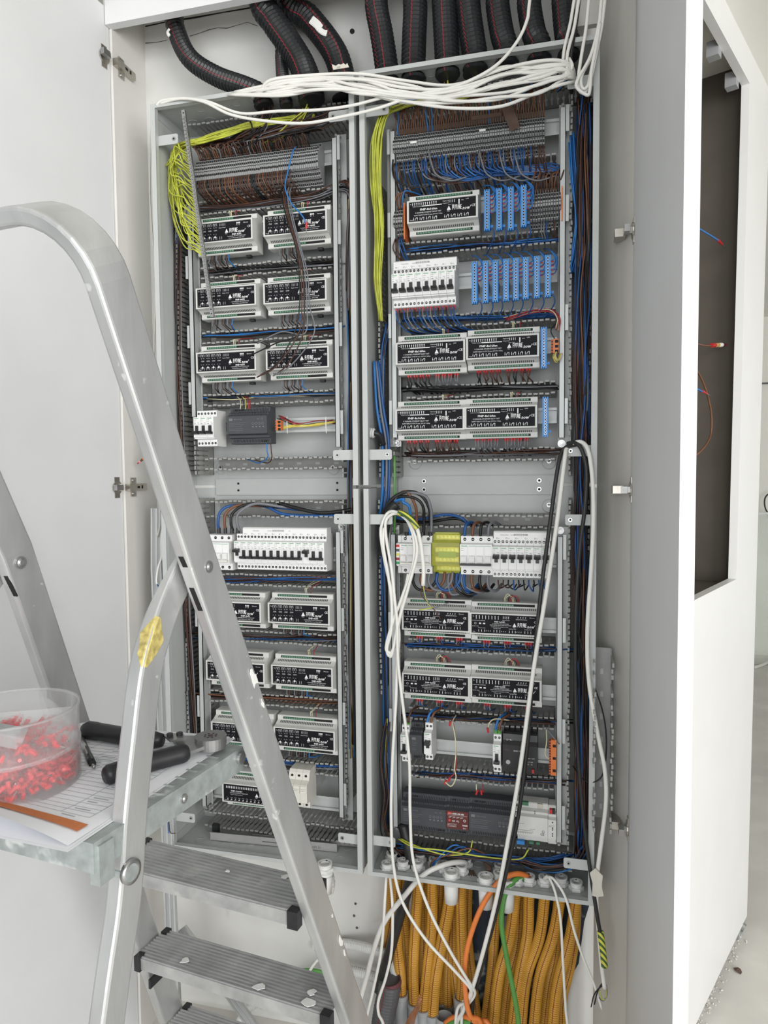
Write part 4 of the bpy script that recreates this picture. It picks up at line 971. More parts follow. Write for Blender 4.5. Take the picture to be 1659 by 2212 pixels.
# modules: wires in and out
def modwires(key, n, side, mats, x0, dx, drop, label, group, fer=None, blue=False, r=.0014):
    X, Z = POS[key]
    for i in range(n):
        x = X+x0+i*dx; s = -1 if side < 0 else 1
        m = w_lbl if (blue and i == n-1) else mats[i % len(mats)]; zz = Z+s*.0452
        w3([V((x, RY-.026, zz)), V((x, RY-.028, zz+s*.012)), V((x+rnd(-.003, .004), RY-.026, zz+s*drop*.55)), V((x+rnd(-.004, .010), RY-.008, zz+s*drop*.85)), V((x+rnd(.0, .02), RY+.03, zz+s*(drop+.004)))], r, m, label, group)
        if fer: tag(obj('ferrule', FERR, None, (x, RY-.026, zz+s*.004)), fer, 'ferrule', 'red ferrules under the modules')
FERR = B().cyl((0, 0, .006), (0, 0, -.005), .0026, 8, .0021).mesh('ferrule', ferr)
for i in range(6):
    dr = .030 if i < 3 else .022
    for sd in 'LR':
        if sd == 'L' and i >= 3: continue
        modwires('SH%s%d' % (sd, i), 9, -1, [w_gry, w_brn, w_blk, w_gry, w_brn, w_blk, w_gry, w_brn], -.052, .0066, dr, 'wire dropping from a motor module into the duct below', 'wires under the motor modules', blue=True)
        modwires('SH%s%d' % (sd, i), 2, 1, [w_crm, w_crm], .006, .004, .02, 'cream bus wire above a motor module', 'cream bus wires above the motor modules', r=.0009)
        modwires('SH%s%d' % (sd, i), 1, 1, [w_red], .020, .004, .02, 'red bus wire above a motor module', 'red bus wires above the motor modules', r=.0009)
for k, mats in (('AM1', [w_blk]), ('AM2', [w_brn, w_brn, w_brn, w_brn, w_brn, w_brn, w_brn, w_brn, w_blk]), ('AM3', [w_brn, w_brn, w_brn, w_brn, w_brn, w_brn, w_brn, w_blk]), ('AM4', [w_gry, w_gry, w_gry, w_gry, w_gry, w_gry, w_brn])):
    for a in range(2):
        for c in range(4):
            mm = [random.choice(mats if not (k == 'AM1' and a == 1) else [w_gry])]
            modwires(k, 2, -1, mm, -.058+a*.066+c*.0145, .0058, .034, '%s wire under the %s relay module%s' % ('grey' if mm[0] is w_gry else 'black' if mm[0] is w_blk else 'brown', dict(AM1='upper left', AM2='upper right', AM3='lower left', AM4='lower right')[k], ', left half' if a == 0 else ', right half'), 'wires under the relay modules', 'red wire ferrule under the relay modules', r=.0016)
    modwires(k, 2, 1, [w_crm, w_crm], .020 if k in ('AM2', 'AM4') else .024, .003, .016, 'cream bus wire above a relay module', 'cream bus wires above the relay modules', r=.0009)
    modwires(k, 1, 1, [w_red], .036, .003, .016, 'red bus wire above a relay module', 'red bus wires above the relay modules', r=.0009)
for k in ('AD0', 'AD1', 'AD2', 'AD3'):
    for c in range(3):
        modwires(k, 3, -1, [w_gry, w_brn, w_blu] if c else [w_gry, w_blu, w_gry], -.050+c*.047, .0058, .026, 'wire in a red ferrule under the dimmer modules', 'wires under the dimmer modules', 'red wire ferrule under the dimmer modules', r=.0015)
    X, Z = POS[k]
    for j, (m, dx) in enumerate(((w_crm, .0), (w_crm, .003), (w_blk, .009), (w_red, .012), (w_red, .015))):
        x = X-.004+dx; w3([V((x, RY-.02, Z+.043)), V((x+.001, RY-.03, Z+.055)), V((x+.008, RY-.032, Z+.062+rnd(-.003, .003))), V((x+.016, RY-.03, Z+.056)), V((x+.018, RY-.02, Z+.043))], .0009, m, 'little bus wire loop above a dimmer module', 'bus wire loops above the dimmer modules')
# wires lying in the horizontal ducts
def inrun(u0, v0, u1, v1, n, mats, lb, gp, y=.105, r=.0015, sv=5):
    loom([(u0, v0, y), (u0*.75+u1*.25, v0*.75+v1*.25, y), ((u0+u1)/2, (v0+v1)/2, y), (u0*.25+u1*.75, v0*.25+v1*.75, y), (u1, v1, y)], n, (12, sv, .020), r, mats, lb, gp, wild=.75)
inrun(440, 590, 745, 566, 9, [w_blk, w_brn, w_lbl, w_gry], 'wire lying in the left duct under the first module row', 'wires in the first left duct')
inrun(440, 727, 745, 706, 10, [w_blk, w_brn, w_lbl, w_brn], 'wire lying in the left duct under the second module row', 'wires in the second left duct')
inrun(440, 860, 745, 850, 9, [w_blk, w_red, w_lbl, w_crm, w_gry], 'wire lying in the left duct above the power supply', 'wires above the left power supply')
inrun(440, 1252, 745, 1250, 12, [w_blk, w_brn, w_blu, w_lbl, w_brn], 'wire lying in the duct under the long breaker row', 'wires under the long breaker row')
inrun(400, 1372, 745, 1382, 9, [w_blk, w_brn, w_blu, w_gry], 'wire lying in the left duct under the fourth module row', 'wires in the fourth left duct')
inrun(400, 1498, 745, 1516, 10, [w_blk, w_brn, w_brn, w_tan], 'wire lying in the left duct under the fifth module row', 'wires in the fifth left duct')
inrun(430, 1632, 745, 1660, 8, [w_blk, w_blu, w_lbl, w_gry], 'wire lying in the left duct under the sixth module row', 'wires in the sixth left duct')
inrun(880, 690, 1215, 682, 12, [w_blu, w_lbl, w_blu, w_blk], 'blue wire lying in the duct under the upper right breakers', 'wires under the upper right breakers')
inrun(880, 842, 1215, 836, 16, [w_blk, w_blk, w_brn, w_gry], 'black wire lying in the duct between the relay module rows', 'wires between the relay module rows', r=.0017)
inrun(880, 983, 1215, 976, 16, [w_blk, w_blk, w_brn, w_gry], 'black wire lying in the duct under the lower relay modules', 'wires under the lower relay modules', r=.0017)
inrun(880, 1392, 1230, 1404, 12, [w_blk, w_brn, w_blu, w_blu], 'wire lying in the duct between the dimmer module rows', 'wires between the dimmer module rows')
inrun(880, 1545, 1230, 1560, 14, [w_blk, w_blk, w_blu, w_brn], 'wire lying in the duct under the lower dimmer modules', 'wires under the lower dimmer modules')
inrun(900, 1672, 1230, 1690, 12, [w_blk, w_blu, w_brn], 'wire lying in the duct above the charcoal supplies', 'wires above the charcoal supplies')
inrun(880, 540, 1215, 516, 12, [w_blu, w_lbl, w_blk, w_brn], 'wire lying in the duct above the eight blue bars', 'wires above the eight blue bars')
# --- upper right: yellow-green loom, upright
loom([(835, 238, .05), (822, 262, .03), (812, 310, .03), (812, 400, .035), (818, 500, .04), (815, 600, .04), (822, 690, .055)], 26, [(14, 6, .012), (12, 6, .012), (13, 8, .012), (13, 10, .012), (10, 10, .012), (8, 12, .012), (5, 8, .01)], .0016, [w_gy], 'yellow-green earth wire hanging down the left side of the upper right enclosure', 'earth wires of the upper right loom')
loom([(1010, 205, .07), (950, 215, .06), (890, 222, .055), (840, 238, .05)], 10, (10, 7, .012), .0016, [w_gy, w_gy, w_lbl], 'yellow-green wire leading from the right conduits into the upright loom', 'earth wires leading to the right loom')
# terminal row right
for i in range(63):
    x = TPR.x+i*.0053; zt = TPR.z+.034; zbm = TPR.z-.036
    m = w_lbl if random.random() < .16 else w_tan; hf = 'left' if i < 31 else 'right'
    w3([V((x, .078, zt)), V((x, .068, zt+.012)), V((x+rnd(-.003, .005), .064, zt+.028)), V((x+rnd(-.005, .008), .066, zt+.048)), V((x+rnd(-.006, .010), .085, zt+.066))], .0015, m, '%s wire standing on the %s half of the long terminal row' % ('blue' if m is w_lbl else 'light brown', hf), 'wires on top of the long right terminal row')
    if i % 4 != 3:
        m = random.choice([w_brn, w_brn, w_blu, w_blu, w_gry if i > 18 else w_blk])
        w3([V((x, .076, zbm+.01)), V((x, .056, zbm-.001)), V((x+rnd(-.001, .002), .052, zbm-.018)), V((x+rnd(-.001, .006), .066, zbm-.036)), V((x+rnd(.0, .016), .105, zbm-.056+rnd(-.01, .004)))], .0015, m, 'wire hanging under the long right terminal row', 'wires under the long right terminal row')
for i in range(22):                            # blue sweep in front of the duct
    u0 = 900+i*9; m = random.choice([w_blu, w_lbl, w_blu, w_blu, w_brn, w_gry])
    wire([(u0, 335, .06), (u0+6, 362+rnd(-3, 3), .058), (u0+28, 385+rnd(-5, 4)-i*.7, .062), (u0*.4+1060*.6, 388+rnd(-8, 8)-i*.9, .07), (1125, 368+rnd(-10, 10), .075), (1180, 365+rnd(-12, 10), .08), (1215, 368+rnd(-14, 14), .09)], .0016, m, 'blue wire sweeping right below the long terminal row', 'blue sweep below the long terminal row')
for u0, du in ((890, 0), (1000, 1), (1042, 2), (1075, 3)):
    wire([(u0+35, 322, .06), (u0+40, 345, .05), (u0+52, 376, .05), (u0+85, 390, .055), (u0+125, 380, .065)], .0019, w_gry, 'grey wire looping under the long right terminal row', 'grey loops under the long terminal row')
wire([(849, 345, .06), (848, 370, .055), (858, 392, .055), (890, 404, .06), (930, 402, .07)], .0019, w_blk, 'black wire looping at the left end of the long terminal row')
for i in range(4):
    x = TPA.x+i*.0055; w3([V((x, .078, TPA.z+.034)), V((x, .066, TPA.z+.046)), V((x+.006, .06, TPA.z+.06+i*.002)), V((x+.02, .07, TPA.z+.068)), V((x+.04, .1, TPA.z+.068))], .0016, w_tan if i < 3 else w_lbl, 'brown wire arching from the small terminals left of the relay module', 'wires above the small left terminals')
    w3([V((x, .07, TPA.z-.03)), V((x, .055, TPA.z-.044)), V((x-.003+i*.003, .055, TPA.z-.062)), V((x+.012, .07, TPA.z-.084)), V((x+.03, .1, TPA.z-.09))], .0016, w_brn if i < 2 else w_blu, 'wire dropping from the small terminals left of the relay module', 'wires below the small left terminals')
for i in range(12):
    x = TPB.x+i*.0055; w3([V((x, .078, TPB.z+.034)), V((x, .066, TPB.z+.046)), V((x+rnd(-.002, .006), .06, TPB.z+.062)), V((x+rnd(0, .012), .07, TPB.z+.074+rnd(-.004, .004))), V((x+.01, .1, TPB.z+.078))], .0016, random.choice([w_tan, w_tan, w_brn]), 'brown wire standing on the small right terminal group', 'wires above the small right terminals')
    if i in (4, 5, 6, 9): w3([V((x, .07, TPB.z-.03)), V((x, .056, TPB.z-.042)), V((x, .055, TPB.z-.056)), V((x+.003, .07, TPB.z-.068))], .0016, (w_gry, w_gry, w_blu, w_brn)[(4, 5, 6, 9).index(i)], 'wire under the small right terminal group', 'wires below the small right terminals')
for k, (x, y, z, h) in enumerate(BARPOS):
    if k >= 12: continue
    n = 5 if k < 4 else 4
    for i in range(n):
        zi_ = z+h*.36-i*h*.1; xs = x+.006
        w3([V((xs, y-.008, zi_)), V((xs+.007+.001*i, y-.012, zi_+.004)), V((xs+.009+.0012*i, y-.006, z+h*.5-.004)), V((xs-.002, y+.005, z+h*.5+.016)), V((xs-.016+rnd(-.006, .004), y+.04, z+h*.5+.030))], .0014, w_blu if i % 2 else w_lbl, 'blue wire looping from above into a blue terminal bar', 'blue wires feeding the blue bars')
        tag(obj('ferrule', FERR, None, (xs+.003, y-.009, zi_), (0, -1.3, 0), (.7, .7, .6)), 'red wire ferrule beside the blue bars', 'ferrule', 'red ferrules beside the blue bars')
    w3([V((x+.006, y-.006, z-h*.43)), V((x+.012, y-.006, z-h*.45)), V((x+.014, y, z-h*.5-.008)), V((x+.004, y+.02, z-h*.5-.022)), V((x-.008, y+.05, z-h*.5-.030))], .0014, w_blu, 'single blue wire leaving the foot of a blue bar', 'blue wires below the blue bars')
# breakers upper right: wires below with red ferrules
for i in range(8):
    for j, m in ((0, w_blu), (1, random.choice([w_blk, w_blu, w_gry]))):
        x = xa2+(i+.5)*BW-.004+j*.008
        w3([V((x, .058, zb2-.044)), V((x, .055, zb2-.056)), V((x+.004, .055, zb2-.072)), V((x+.02, .07, zb2-.092)), V((x+.05, .1, zb2-.096))], .0016, m, 'wire looping out from under the upper right breakers', 'wires below the upper right breakers')
        tag(obj('ferrule', FERR, None, (x, .058, zb2-.048)), 'red wire ferrule under the upper right breakers', 'ferrule', 'red ferrules under the upper right breakers')
# upright ducts of the right pair
loom([(1264, 215, .085), (1262, 330, .075), (1260, 480, .07), (1258, 640, .07), (1256, 820, .065), (1256, 980, .065), (1256, 1150, .08), (1256, 1350, .08), (1257, 1550, .08), (1258, 1720, .08), (1258, 1840, .09)], 105, (13, 30, .026), .0018, [w_blk, w_blk, w_brn, w_blk, w_blu, w_brn, w_tan, w_gry], 'long dark wire running down the right upright duct', 'wires in the right upright duct', wild=.6)
loom([(1235, 300, .07), (1242, 380, .06), (1252, 470, .055), (1245, 540, .065), (1236, 580, .08)], 12, (9, 18, .012), .0016, [w_blu, w_lbl, w_blu], 'bright blue wire bulging out of the right upright duct', 'blue bulge in the right upright duct')
loom([(838, 690, .085), (826, 760, .08), (828, 900, .08), (838, 1000, .08), (834, 1090, .08), (826, 1200, .08), (830, 1400, .085), (834, 1600, .08), (838, 1780, .085)], 15, (6, 16, .015), .0021, [w_blk, w_blk, w_gry, w_blu], 'wire running down the left upright duct of the right enclosures', 'wires in the left upright duct of the right pair')
for i, (m, r, du) in enumerate(((w_lbl, .0032, 0), (w_blu, .0034, 14), (w_gry, .0030, 8))):
    wire([(808+du*.6, 780, .06), (814+du, 880, .06), (826+du, 960, .065), (826+du, 1060, .07), (818+du, 1130, .085)], r, m, ('light blue', 'dark blue', 'grey')[i]+' thick supply wire crossing the joint of the right enclosures', None, 'supply_wire', n=8)
wire([(852, 985, .06), (853, 1060, .06), (852, 1140, .075), (848, 1200, .09)], .003, w_grn, 'green earth wire beside the right joining plate', None, 'earth_wire', n=8)
wire([(798, 938, .055), (806, 935, .04), (820, 940, .045), (828, 960, .06)], .0065, blk, 'short black cable entering through the white grommet', None, 'cable', 'cable', 8)
p = at(806, 936, .04); conduit([at(793, 934, .04), at(800, 935, .04), at(810, 936, .04)], .012, 'white ribbed grommet in the side of the right enclosure', pvc, None, .005, .002, name='cable_grommet')
# thick cables at the top of the lower right box
wire([(820, 1130, .07), (836, 1092, .05), (858, 1070, .045), (885, 1062, .045), (912, 1072, .05), (928, 1100, .06), (930, 1135, .075)], .0042, cblk, 'thick black core arching over the lower right switches', None, 'supply_wire', n=8)
for i, (m, a, u) in enumerate(((w_tan, 1058, 898), (w_blk, 1068, 914), (w_gry, 1060, 930), (w_lbl, 1074, 884))):
    wire([(836, 1105, .06), (852, 1078+i*2, .05), (872, a+4, .045), (u-14, a+10, .045), (u, 1095, .05), (u+2, 1125, .06), (u+1, 1160, .062)], .0035, m, ('brown', 'black', 'grey', 'blue')[i]+' core looping from the black cable into the duct', None, 'supply_wire', n=8)
wire([(826, 1200, .05), (832, 1140, .05), (842, 1105, .045), (856, 1088, .045)], .011, cblk, 'thick black sheathed cable behind the left corner bracket', None, 'cable', 'cable', 10)
# main wires into the four-pole switches
for j, (u0, base) in enumerate(((1003, 1161), (878, 1161))):
    for i, m in enumerate((w_blu, w_tan, w_blk, w_gry)):
        u = u0+i*17
        if j == 0:
            wire([(u+1, 1162, .052), (u+1, 1148, .05), (u+4, 1134, .052), (u+14, 1128, .07), (u+26, 1134, .1)], .0034, m, ('blue', 'brown', 'black', 'grey')[i]+' thick wire entering the switch beside the yellow block', None, 'supply_wire', n=8)
            wire([(u, 1240, .052), (u-1, 1256, .048), (u+4, 1272, .05), (u+18, 1276, .065), (u+30, 1262, .09)], .0034, m, ('blue', 'brown', 'black', 'grey')[i]+' thick wire leaving the switch beside the yellow block', None, 'supply_wire', n=8)
        else:
            wire([(u+16, 1238, .052), (u+14, 1256, .048), (u+24, 1272, .046), (u+44, 1274, .05), (u+62, 1258, .05), (u+66, 1236, .055)], .0034, (w_blk, w_tan, w_gry, w_blu)[i], ('black', 'brown', 'grey', 'blue')[i]+' thick link between left switch and yellow block', None, 'supply_wire', n=8)
            tag(obj('wire_boot', B().cyl((0, 0, .006), (0, 0, -.006), .0045, 8).mesh('wire_boot', blk), None, at(878+i*17, 1155, .052)), 'black boot on a wire above the left four-pole switch', 'boot', 'black boots above the left switch')
for i in range(6): wire([(970+i*6, 1238, .055), (968+i*6, 1258, .05), (975+i*8, 1278+rnd(-6, 6), .05), (1000+i*8, 1284+rnd(-6, 6), .06), (1030+i*5, 1268, .09)], .0027, (w_gry, w_tan, w_blk, w_blu, w_blk, w_gry)[i], 'thick wire looping under the yellow distribution block', 'loops under the yellow block', n=8)
for i in range(10): wire([(1076+i*11, 1253, .056), (1077+i*11, 1264, .05), (1086+i*10+rnd(-6, 6), 1270+rnd(-3, 8), .055), (1098+i*9, 1262, .09)], .0016, random.choice([w_blu, w_blk, w_blu, w_brn]), 'thin wire looping under the lower right breakers', 'loops under the lower right breakers')
for i, (u, m) in enumerate(((489, w_blu), (503, w_tan), (517, w_blk), (530, w_gry))):
    wire([(u-16+i*1, 1146, .055), (u-18, 1130, .05), (u-14, 1108, .052), (u+4+i*6, 1094-i*2, .065), (u+50+i*10, 1092+i, .09), (u+110, 1096, .1), (745, 1112, .1)], .0036, m, ('blue', 'brown', 'black', 'grey')[i]+' thick wire from the left duct into the hidden switch', None, 'supply_wire', n=8)
    tag(obj('wire_boot', B().cyl((0, 0, .007), (0, 0, -.007), .0045, 8).mesh('wire_boot', blk), None, at(u-16, 1146, .054)), 'black boot on a wire above the hidden left switch', 'boot', 'black boots above the hidden switch')
wire([(545, 1088, .1), (580, 1096, .09), (610, 1110, .09), (660, 1114, .09), (745, 1113, .09)], .0038, w_blu, 'thick dark blue wire lying in the duct above the long breaker row', None, 'supply_wire', n=8)
wire([(600, 1086, .09), (650, 1100, .085), (700, 1108, .085), (765, 1100, .09)], .0045, w_blk, 'thick black wire lying in the duct above the long breaker row', None, 'supply_wire', n=8)
# loose bunch dangling over the left modules, blue wire with ferrule
for i, (m, du, ve) in enumerate(((w_brn, 0, 818), (w_blk, 5, 765), (w_gry, 9, 760), (w_blk, -4, 815), (w_gry, 14, 812), (w_brn, 4, 800))):
    end = ((555, 815), (545, 766), (556, 742), (560, 812), (590, 812), (600, 806))[i]
    wire([(618+du, 398, .07), (612+du, 420, .045), (622+du*.8, 470, .025), (640+du*.6, 530, .015), (650+du, 590, .012), (652+du*1.2, 660, .012), (645+du*2.4-(8 if i in (1, 2) else 0), 720, .012), ((end[0]*.55+650*.45)+du, end[1]-25, .016), (end[0], end[1], .03)], .0016, m, 'loose wire dangling across the left motor modules', 'loose bunch across the left motor modules')
wire([(638, 318, .052), (632, 330, .04), (622, 370, .028), (616, 405, .02), (630, 440, .018), (652, 465, .02), (662, 484, .028)], .0016, w_lbl, 'loose bright blue wire hanging from the left terminal row')
p = at(662, 488, .028); t = tag(obj('ferrule', FERR, None, p, (0, .05, 0), (1.1, 1.1, 1.3)), 'red ferrule on the loose bright blue wire', 'ferrule'); obj('metal_pin', B().cyl((0, 0, -.005), (0, 0, -.011), .0011, 6).mesh('metal_pin', zinc), t)
# bus cables near the left power supply
loom([(602, 930, .07), (625, 922, .075), (650, 922, .085), (690, 918, .09), (722, 914, .095)], 9, (5, 5, .008), .0012, [w_yel, w_yel, w_crm], 'yellow bus wire tied along the rail beside the left power supply', 'yellow bus wires')
loom([(604, 900, .07), (615, 904, .07), (628, 912, .075), (650, 918, .085), (690, 914, .09), (722, 911, .095)], 8, (5, 5, .008), .0012, [w_red, w_red, w_blk], 'red or black bus wire tied along the rail beside the left power supply', 'red bus wires')
for u in (620, 704): wire([(u, 900, .075), (u, 918, .068), (u+1, 936, .075)], .0014, wht, ('left' if u < 650 else 'right')+' white cable tie on the bus wires', None, 'cable_tie', 'cable tie')
for du, m in ((0, w_lbl), (9, w_brn)): wire([(576+du, 958, .07), (577+du, 975, .07), (578+du, 988, .08), (560+du*2, 1000, .1), (535+du, 992, .11)], .0014, m, ('blue' if du == 0 else 'brown')+' wire dropping from the left power supply'); 
for i, (u, m) in enumerate(((520, w_crm), (526, w_blk), (531, w_yel), (537, w_red), (540, w_red))):
    wire([(u-10, 856, .1), (u-2, 862, .08), (u, 874, .07), (u-1, 884, .068)], .001, m, 'thin wire entering the top of the left power supply', 'wires into the left power supply')
wire([(1200, 700, .06), (1190, 715, .05), (1200, 735, .05)], .0012, w_blk, 'small black loop beside the small orange connector')
loom([(1200, 760, .05), (1198, 772, .04), (1204, 780, .045), (1212, 765, .055)], 5, (4, 4, .006), .0012, [w_crm, w_yel], 'cream wire bunched under the small orange connector', 'cream wires under the small orange connector')
loom([(1090, 690, .08), (1150, 672, .07), (1190, 672, .06), (1205, 690, .055), (1203, 712, .055)], 5, (5, 4, .006), .0011, [w_crm, w_red], 'cream or red bus wire above the small orange connector', 'bus wires above the small orange connector')
# lower right small details
for i, (u, v, m) in enumerate(((882, 1567, w_brn), (923, 1570, w_lbl), (931, 1571, w_tan), (1071, 1583, w_lbl), (1079, 1584, w_tan))):
    wire([(u, v, .055), (u+1, v-16, .052), (u+8, v-32, .06), (u+24, v-42, .09)], .0027, m, 'thick wire in a green sleeve above a single breaker', 'wires above the single breakers', n=8)
    tag(obj('sleeve', B().cyl((0, 0, .006), (0, 0, -.006), .0042, 8).mesh('sleeve', w_grn), None, at(u, v-3, .055)), 'green wire sleeve on top of a single breaker', 'sleeve', 'green sleeves on the single breakers')
wire([(985, 1545, .08), (978, 1560, .05), (983, 1590, .035), (985, 1625, .035), (982, 1660, .03), (985, 1680, .025), (975, 1698, .025), (962, 1690, .028)], .0014, w_crm, 'loose white bus wire dangling above the dark red printed supply')
wire([(976, 1552, .08), (982, 1580, .05), (986, 1630, .04), (984, 1665, .035), (972, 1680, .03)], .0014, w_red, 'loose red bus wire dangling above the dark red printed supply')
for i, (u, v) in enumerate(((962, 1690), (970, 1684), (972, 1564), (1054, 1578), (1030, 1712), (1040, 1712))): tag(obj('ferrule', FERR, None, at(u, v, .03), (0, rnd(-.5, .5), 0)), 'red ferrule on a loose bus wire end', 'ferrule', 'red ferrules on loose bus wires')
for u, m in ((1029, w_crm), (1043, w_red)): wire([(u, 1694, .04), (u, 1702, .035), (u+1, 1712, .032)], .0013, m, ('cream' if m is w_crm else 'red')+' wire stub standing above the right charcoal supply')
wire([(1100, 1556, .07), (1070, 1553, .05), (1057, 1562, .04), (1054, 1578, .032)], .0014, w_crm, 'short white bus wire left of the black bus module')
wire([(1180, 1575, .06), (1181, 1600, .045), (1178, 1630, .045), (1190, 1642, .05)], .0013, w_crm, 'thin grey-white wire looping into the tall orange connector')
wire([(1180, 1573, .06), (1195, 1592, .045), (1208, 1607, .05)], .0016, w_gry, 'short grey wire beside the tall orange connector')
# bottom of the lower right box
loom([(860, 1830, .07), (920, 1838, .06), (1000, 1848, .065), (1080, 1855, .07), (1160, 1862, .08), (1230, 1850, .09)], 22, [(12, 8, .02)]*6, .0016, [w_blu, w_lbl, w_blu, w_brn, w_blk, w_blk], 'wire lying in the lowest right duct', 'wires in the lowest right duct')
wire([(866, 1812, .05), (900, 1828, .04), (960, 1846, .045), (1010, 1842, .05), (1021, 1815, .06)], .0018, w_gy, 'yellow-green wire bowing over the lowest right duct')
wire([(860, 1812, .05), (895, 1830, .035), (950, 1836, .04), (1040, 1850, .05), (1120, 1856, .055), (1142, 1835, .06)], .0018, w_gy, 'longest yellow-green wire crossing the lowest right duct')
for i in range(3): wire([(935-i*3, 1892, .05), (938-i*2, 1868-i*4, .045), (955+i*10, 1845, .045), (985+i*15, 1825+i*4, .05), (1020+i*20, 1850, .07)], .0018, (w_lbl, w_blu, w_tan)[i], ('bright blue', 'dark blue', 'brown')[i]+' wire arching out of the bottom gland'); 
loom([(835, 1560, .06), (826, 1640, .055), (832, 1720, .05), (828, 1780, .055), (850, 1830, .07), (870, 1850, .08)], 9, (8, 12, .014), .0015, [w_gy, w_blu, w_blk, w_blk, w_brn], 'yellow-green or blue wire in the lower left corner of the right enclosures', 'corner wires of the right enclosures')
loom([(1130, 1862, .06), (1170, 1876, .05), (1215, 1872, .05), (1250, 1860, .06), (1262, 1835, .07)], 16, (12, 12, .015), .0017, [w_brn, w_lbl, w_blu, w_blk, w_brn], 'wire bundled above the right bottom glands', 'wires above the right bottom glands')
for i in range(5): wire([(1005+i*4, 1880, .06), (1012+i*5, 1895+i, .045), (1035, 1896+i*2, .045), (1052+i*2, 1878, .05), (1046, 1862, .06)], .0017, w_brn, 'dark brown wire coiled above the blank gland', 'brown coil above the blank gland')
# fan of wires leaving the top glands of the right pair
for (u, v) in ((893, 165), (965, 160), (1025, 150), (1160, 140), (1225, 135)):
    loom([(u, v, .07), (u+2, v+22, .06), (u-10, v+45, .06), (u-25, v+62, .075)], 7, (9, 5, .012), .0016, [w_lbl, w_tan, w_blk, w_gy, w_brn], 'wire fanning out of the top conduits on the right', 'wires fanning from the right top conduits')
wire([(850, 1118, .09), (905, 1122, .085), (960, 1112, .085), (995, 1118, .08), (1012, 1135, .085)], .0034, w_blu, 'thick blue wire lying in the duct above the yellow block', None, 'supply_wire', n=8)
wire([(850, 1126, .1), (920, 1128, .095), (985, 1120, .09), (1020, 1136, .09)], .0034, w_blk, 'thick black wire lying in the duct above the yellow block', None, 'supply_wire', n=8)
# ================================================================ conduits, glands and cables
def cond_px(L, R, label, m=cond, g='black corrugated conduits above the enclosures', st=(0.2,), sm=red, pitch=.0108, dep=.0044, n=18, name='corrugated_conduit', sw=.035, gm=None):
    P_ = [at(*q) for q in L]
    if g and g.startswith('black'): d0 = (P_[0]-P_[1]).normalized(); P_.insert(0, V((P_[0].x+d0.x*.12, min(.13, P_[0].y+.01), P_[0].z+.3)))   # carries on up behind the fascia
    return conduit(P_, R, label, m, g, pitch, dep, st, sm, name, n, sw, gm)
cond_px([(374, 15, .10), (384, 75, .10), (412, 128, .09), (468, 165, .08), (530, 188, .06), (563, 205, .052), (571, 232, .05)], .0235, 'black conduit at the far left, bent like a shepherd crook', st=(.15,))
cond_px([(560, -15, .08), (590, 45, .075), (625, 95, .07), (652, 140, .065), (668, 186, .05), (674, 222, .045)], .031, 'thick black conduit slanting down in the middle, in front', st=(.35,))
cond_px([(618, -15, .125), (668, 40, .12), (708, 90, .11), (730, 130, .10), (742, 180, .09), (745, 215, .09)], .030, 'black conduit with white plaster smears slanting down beside the joint', st=(-.45, .5))
cond_px([(606, 80, .14), (608, 130, .13), (612, 180, .07), (619, 230, .05)], .0155, 'thin black conduit behind the slanting conduits', st=(.2,))
RTOP = ((814, 795, 835, 'first'), (897, 0, 893, 'second'), (960, 0, 966, 'third'), (1012, 0, 1026, 'fourth'), (1076, 0, 1094, 'fifth'), (1144, 0, 1164, 'sixth'), (1217, 0, 1228, 'seventh'))
for i, (u0, _, u1, w_) in enumerate(RTOP):
    vb = (185, 177, 169, 161, 146, 139, 128)[i]; y = .052
    cond_px([(u0-2, -30, y+.03), (u0, 20, y+.02), ((u0+u1)/2, 75, y+.005), (u1, vb-40, y-.006), (u1+(1 if i else 3), vb, y-.010)], (.0265, .0275, .0275, .0275, .026, .026, .024)[i], '%s upright black conduit from the left above the right enclosure' % w_, st=((.0, .75) if i == 0 else (.1,) if i < 3 else (.55,)))
cond_px([(1078, 118, .075), (1086, 140, .07), (1092, 158, .065)], .012, 'short grey ribbed sleeve among the top conduits', gpvc, None, (), pitch=.004, dep=.0012)
for (pts, w) in (([(672, 42), (684, 52), (692, 62)], .009), ([(690, 64), (698, 70), (706, 72)], .006), ([(366, 62), (362, 70), (366, 78)], .004)):
    P_ = [at(u, v, .078 if u > 500 else .072) for u, v in pts]; tag(obj('plaster_smear', B().sweep(smooth(P_, 4), [(-w, -.0008), (w*.6, -.0012), (w, .0012), (-w*.7, .0008)], V((.6, 0, .8))).mesh('plaster_smear', paint)), 'white plaster smear on the %s black conduit' % ('slanting' if pts[0][0] == 672 else 'second slanting' if pts[0][0] == 690 else 'crooked'), 'smear')
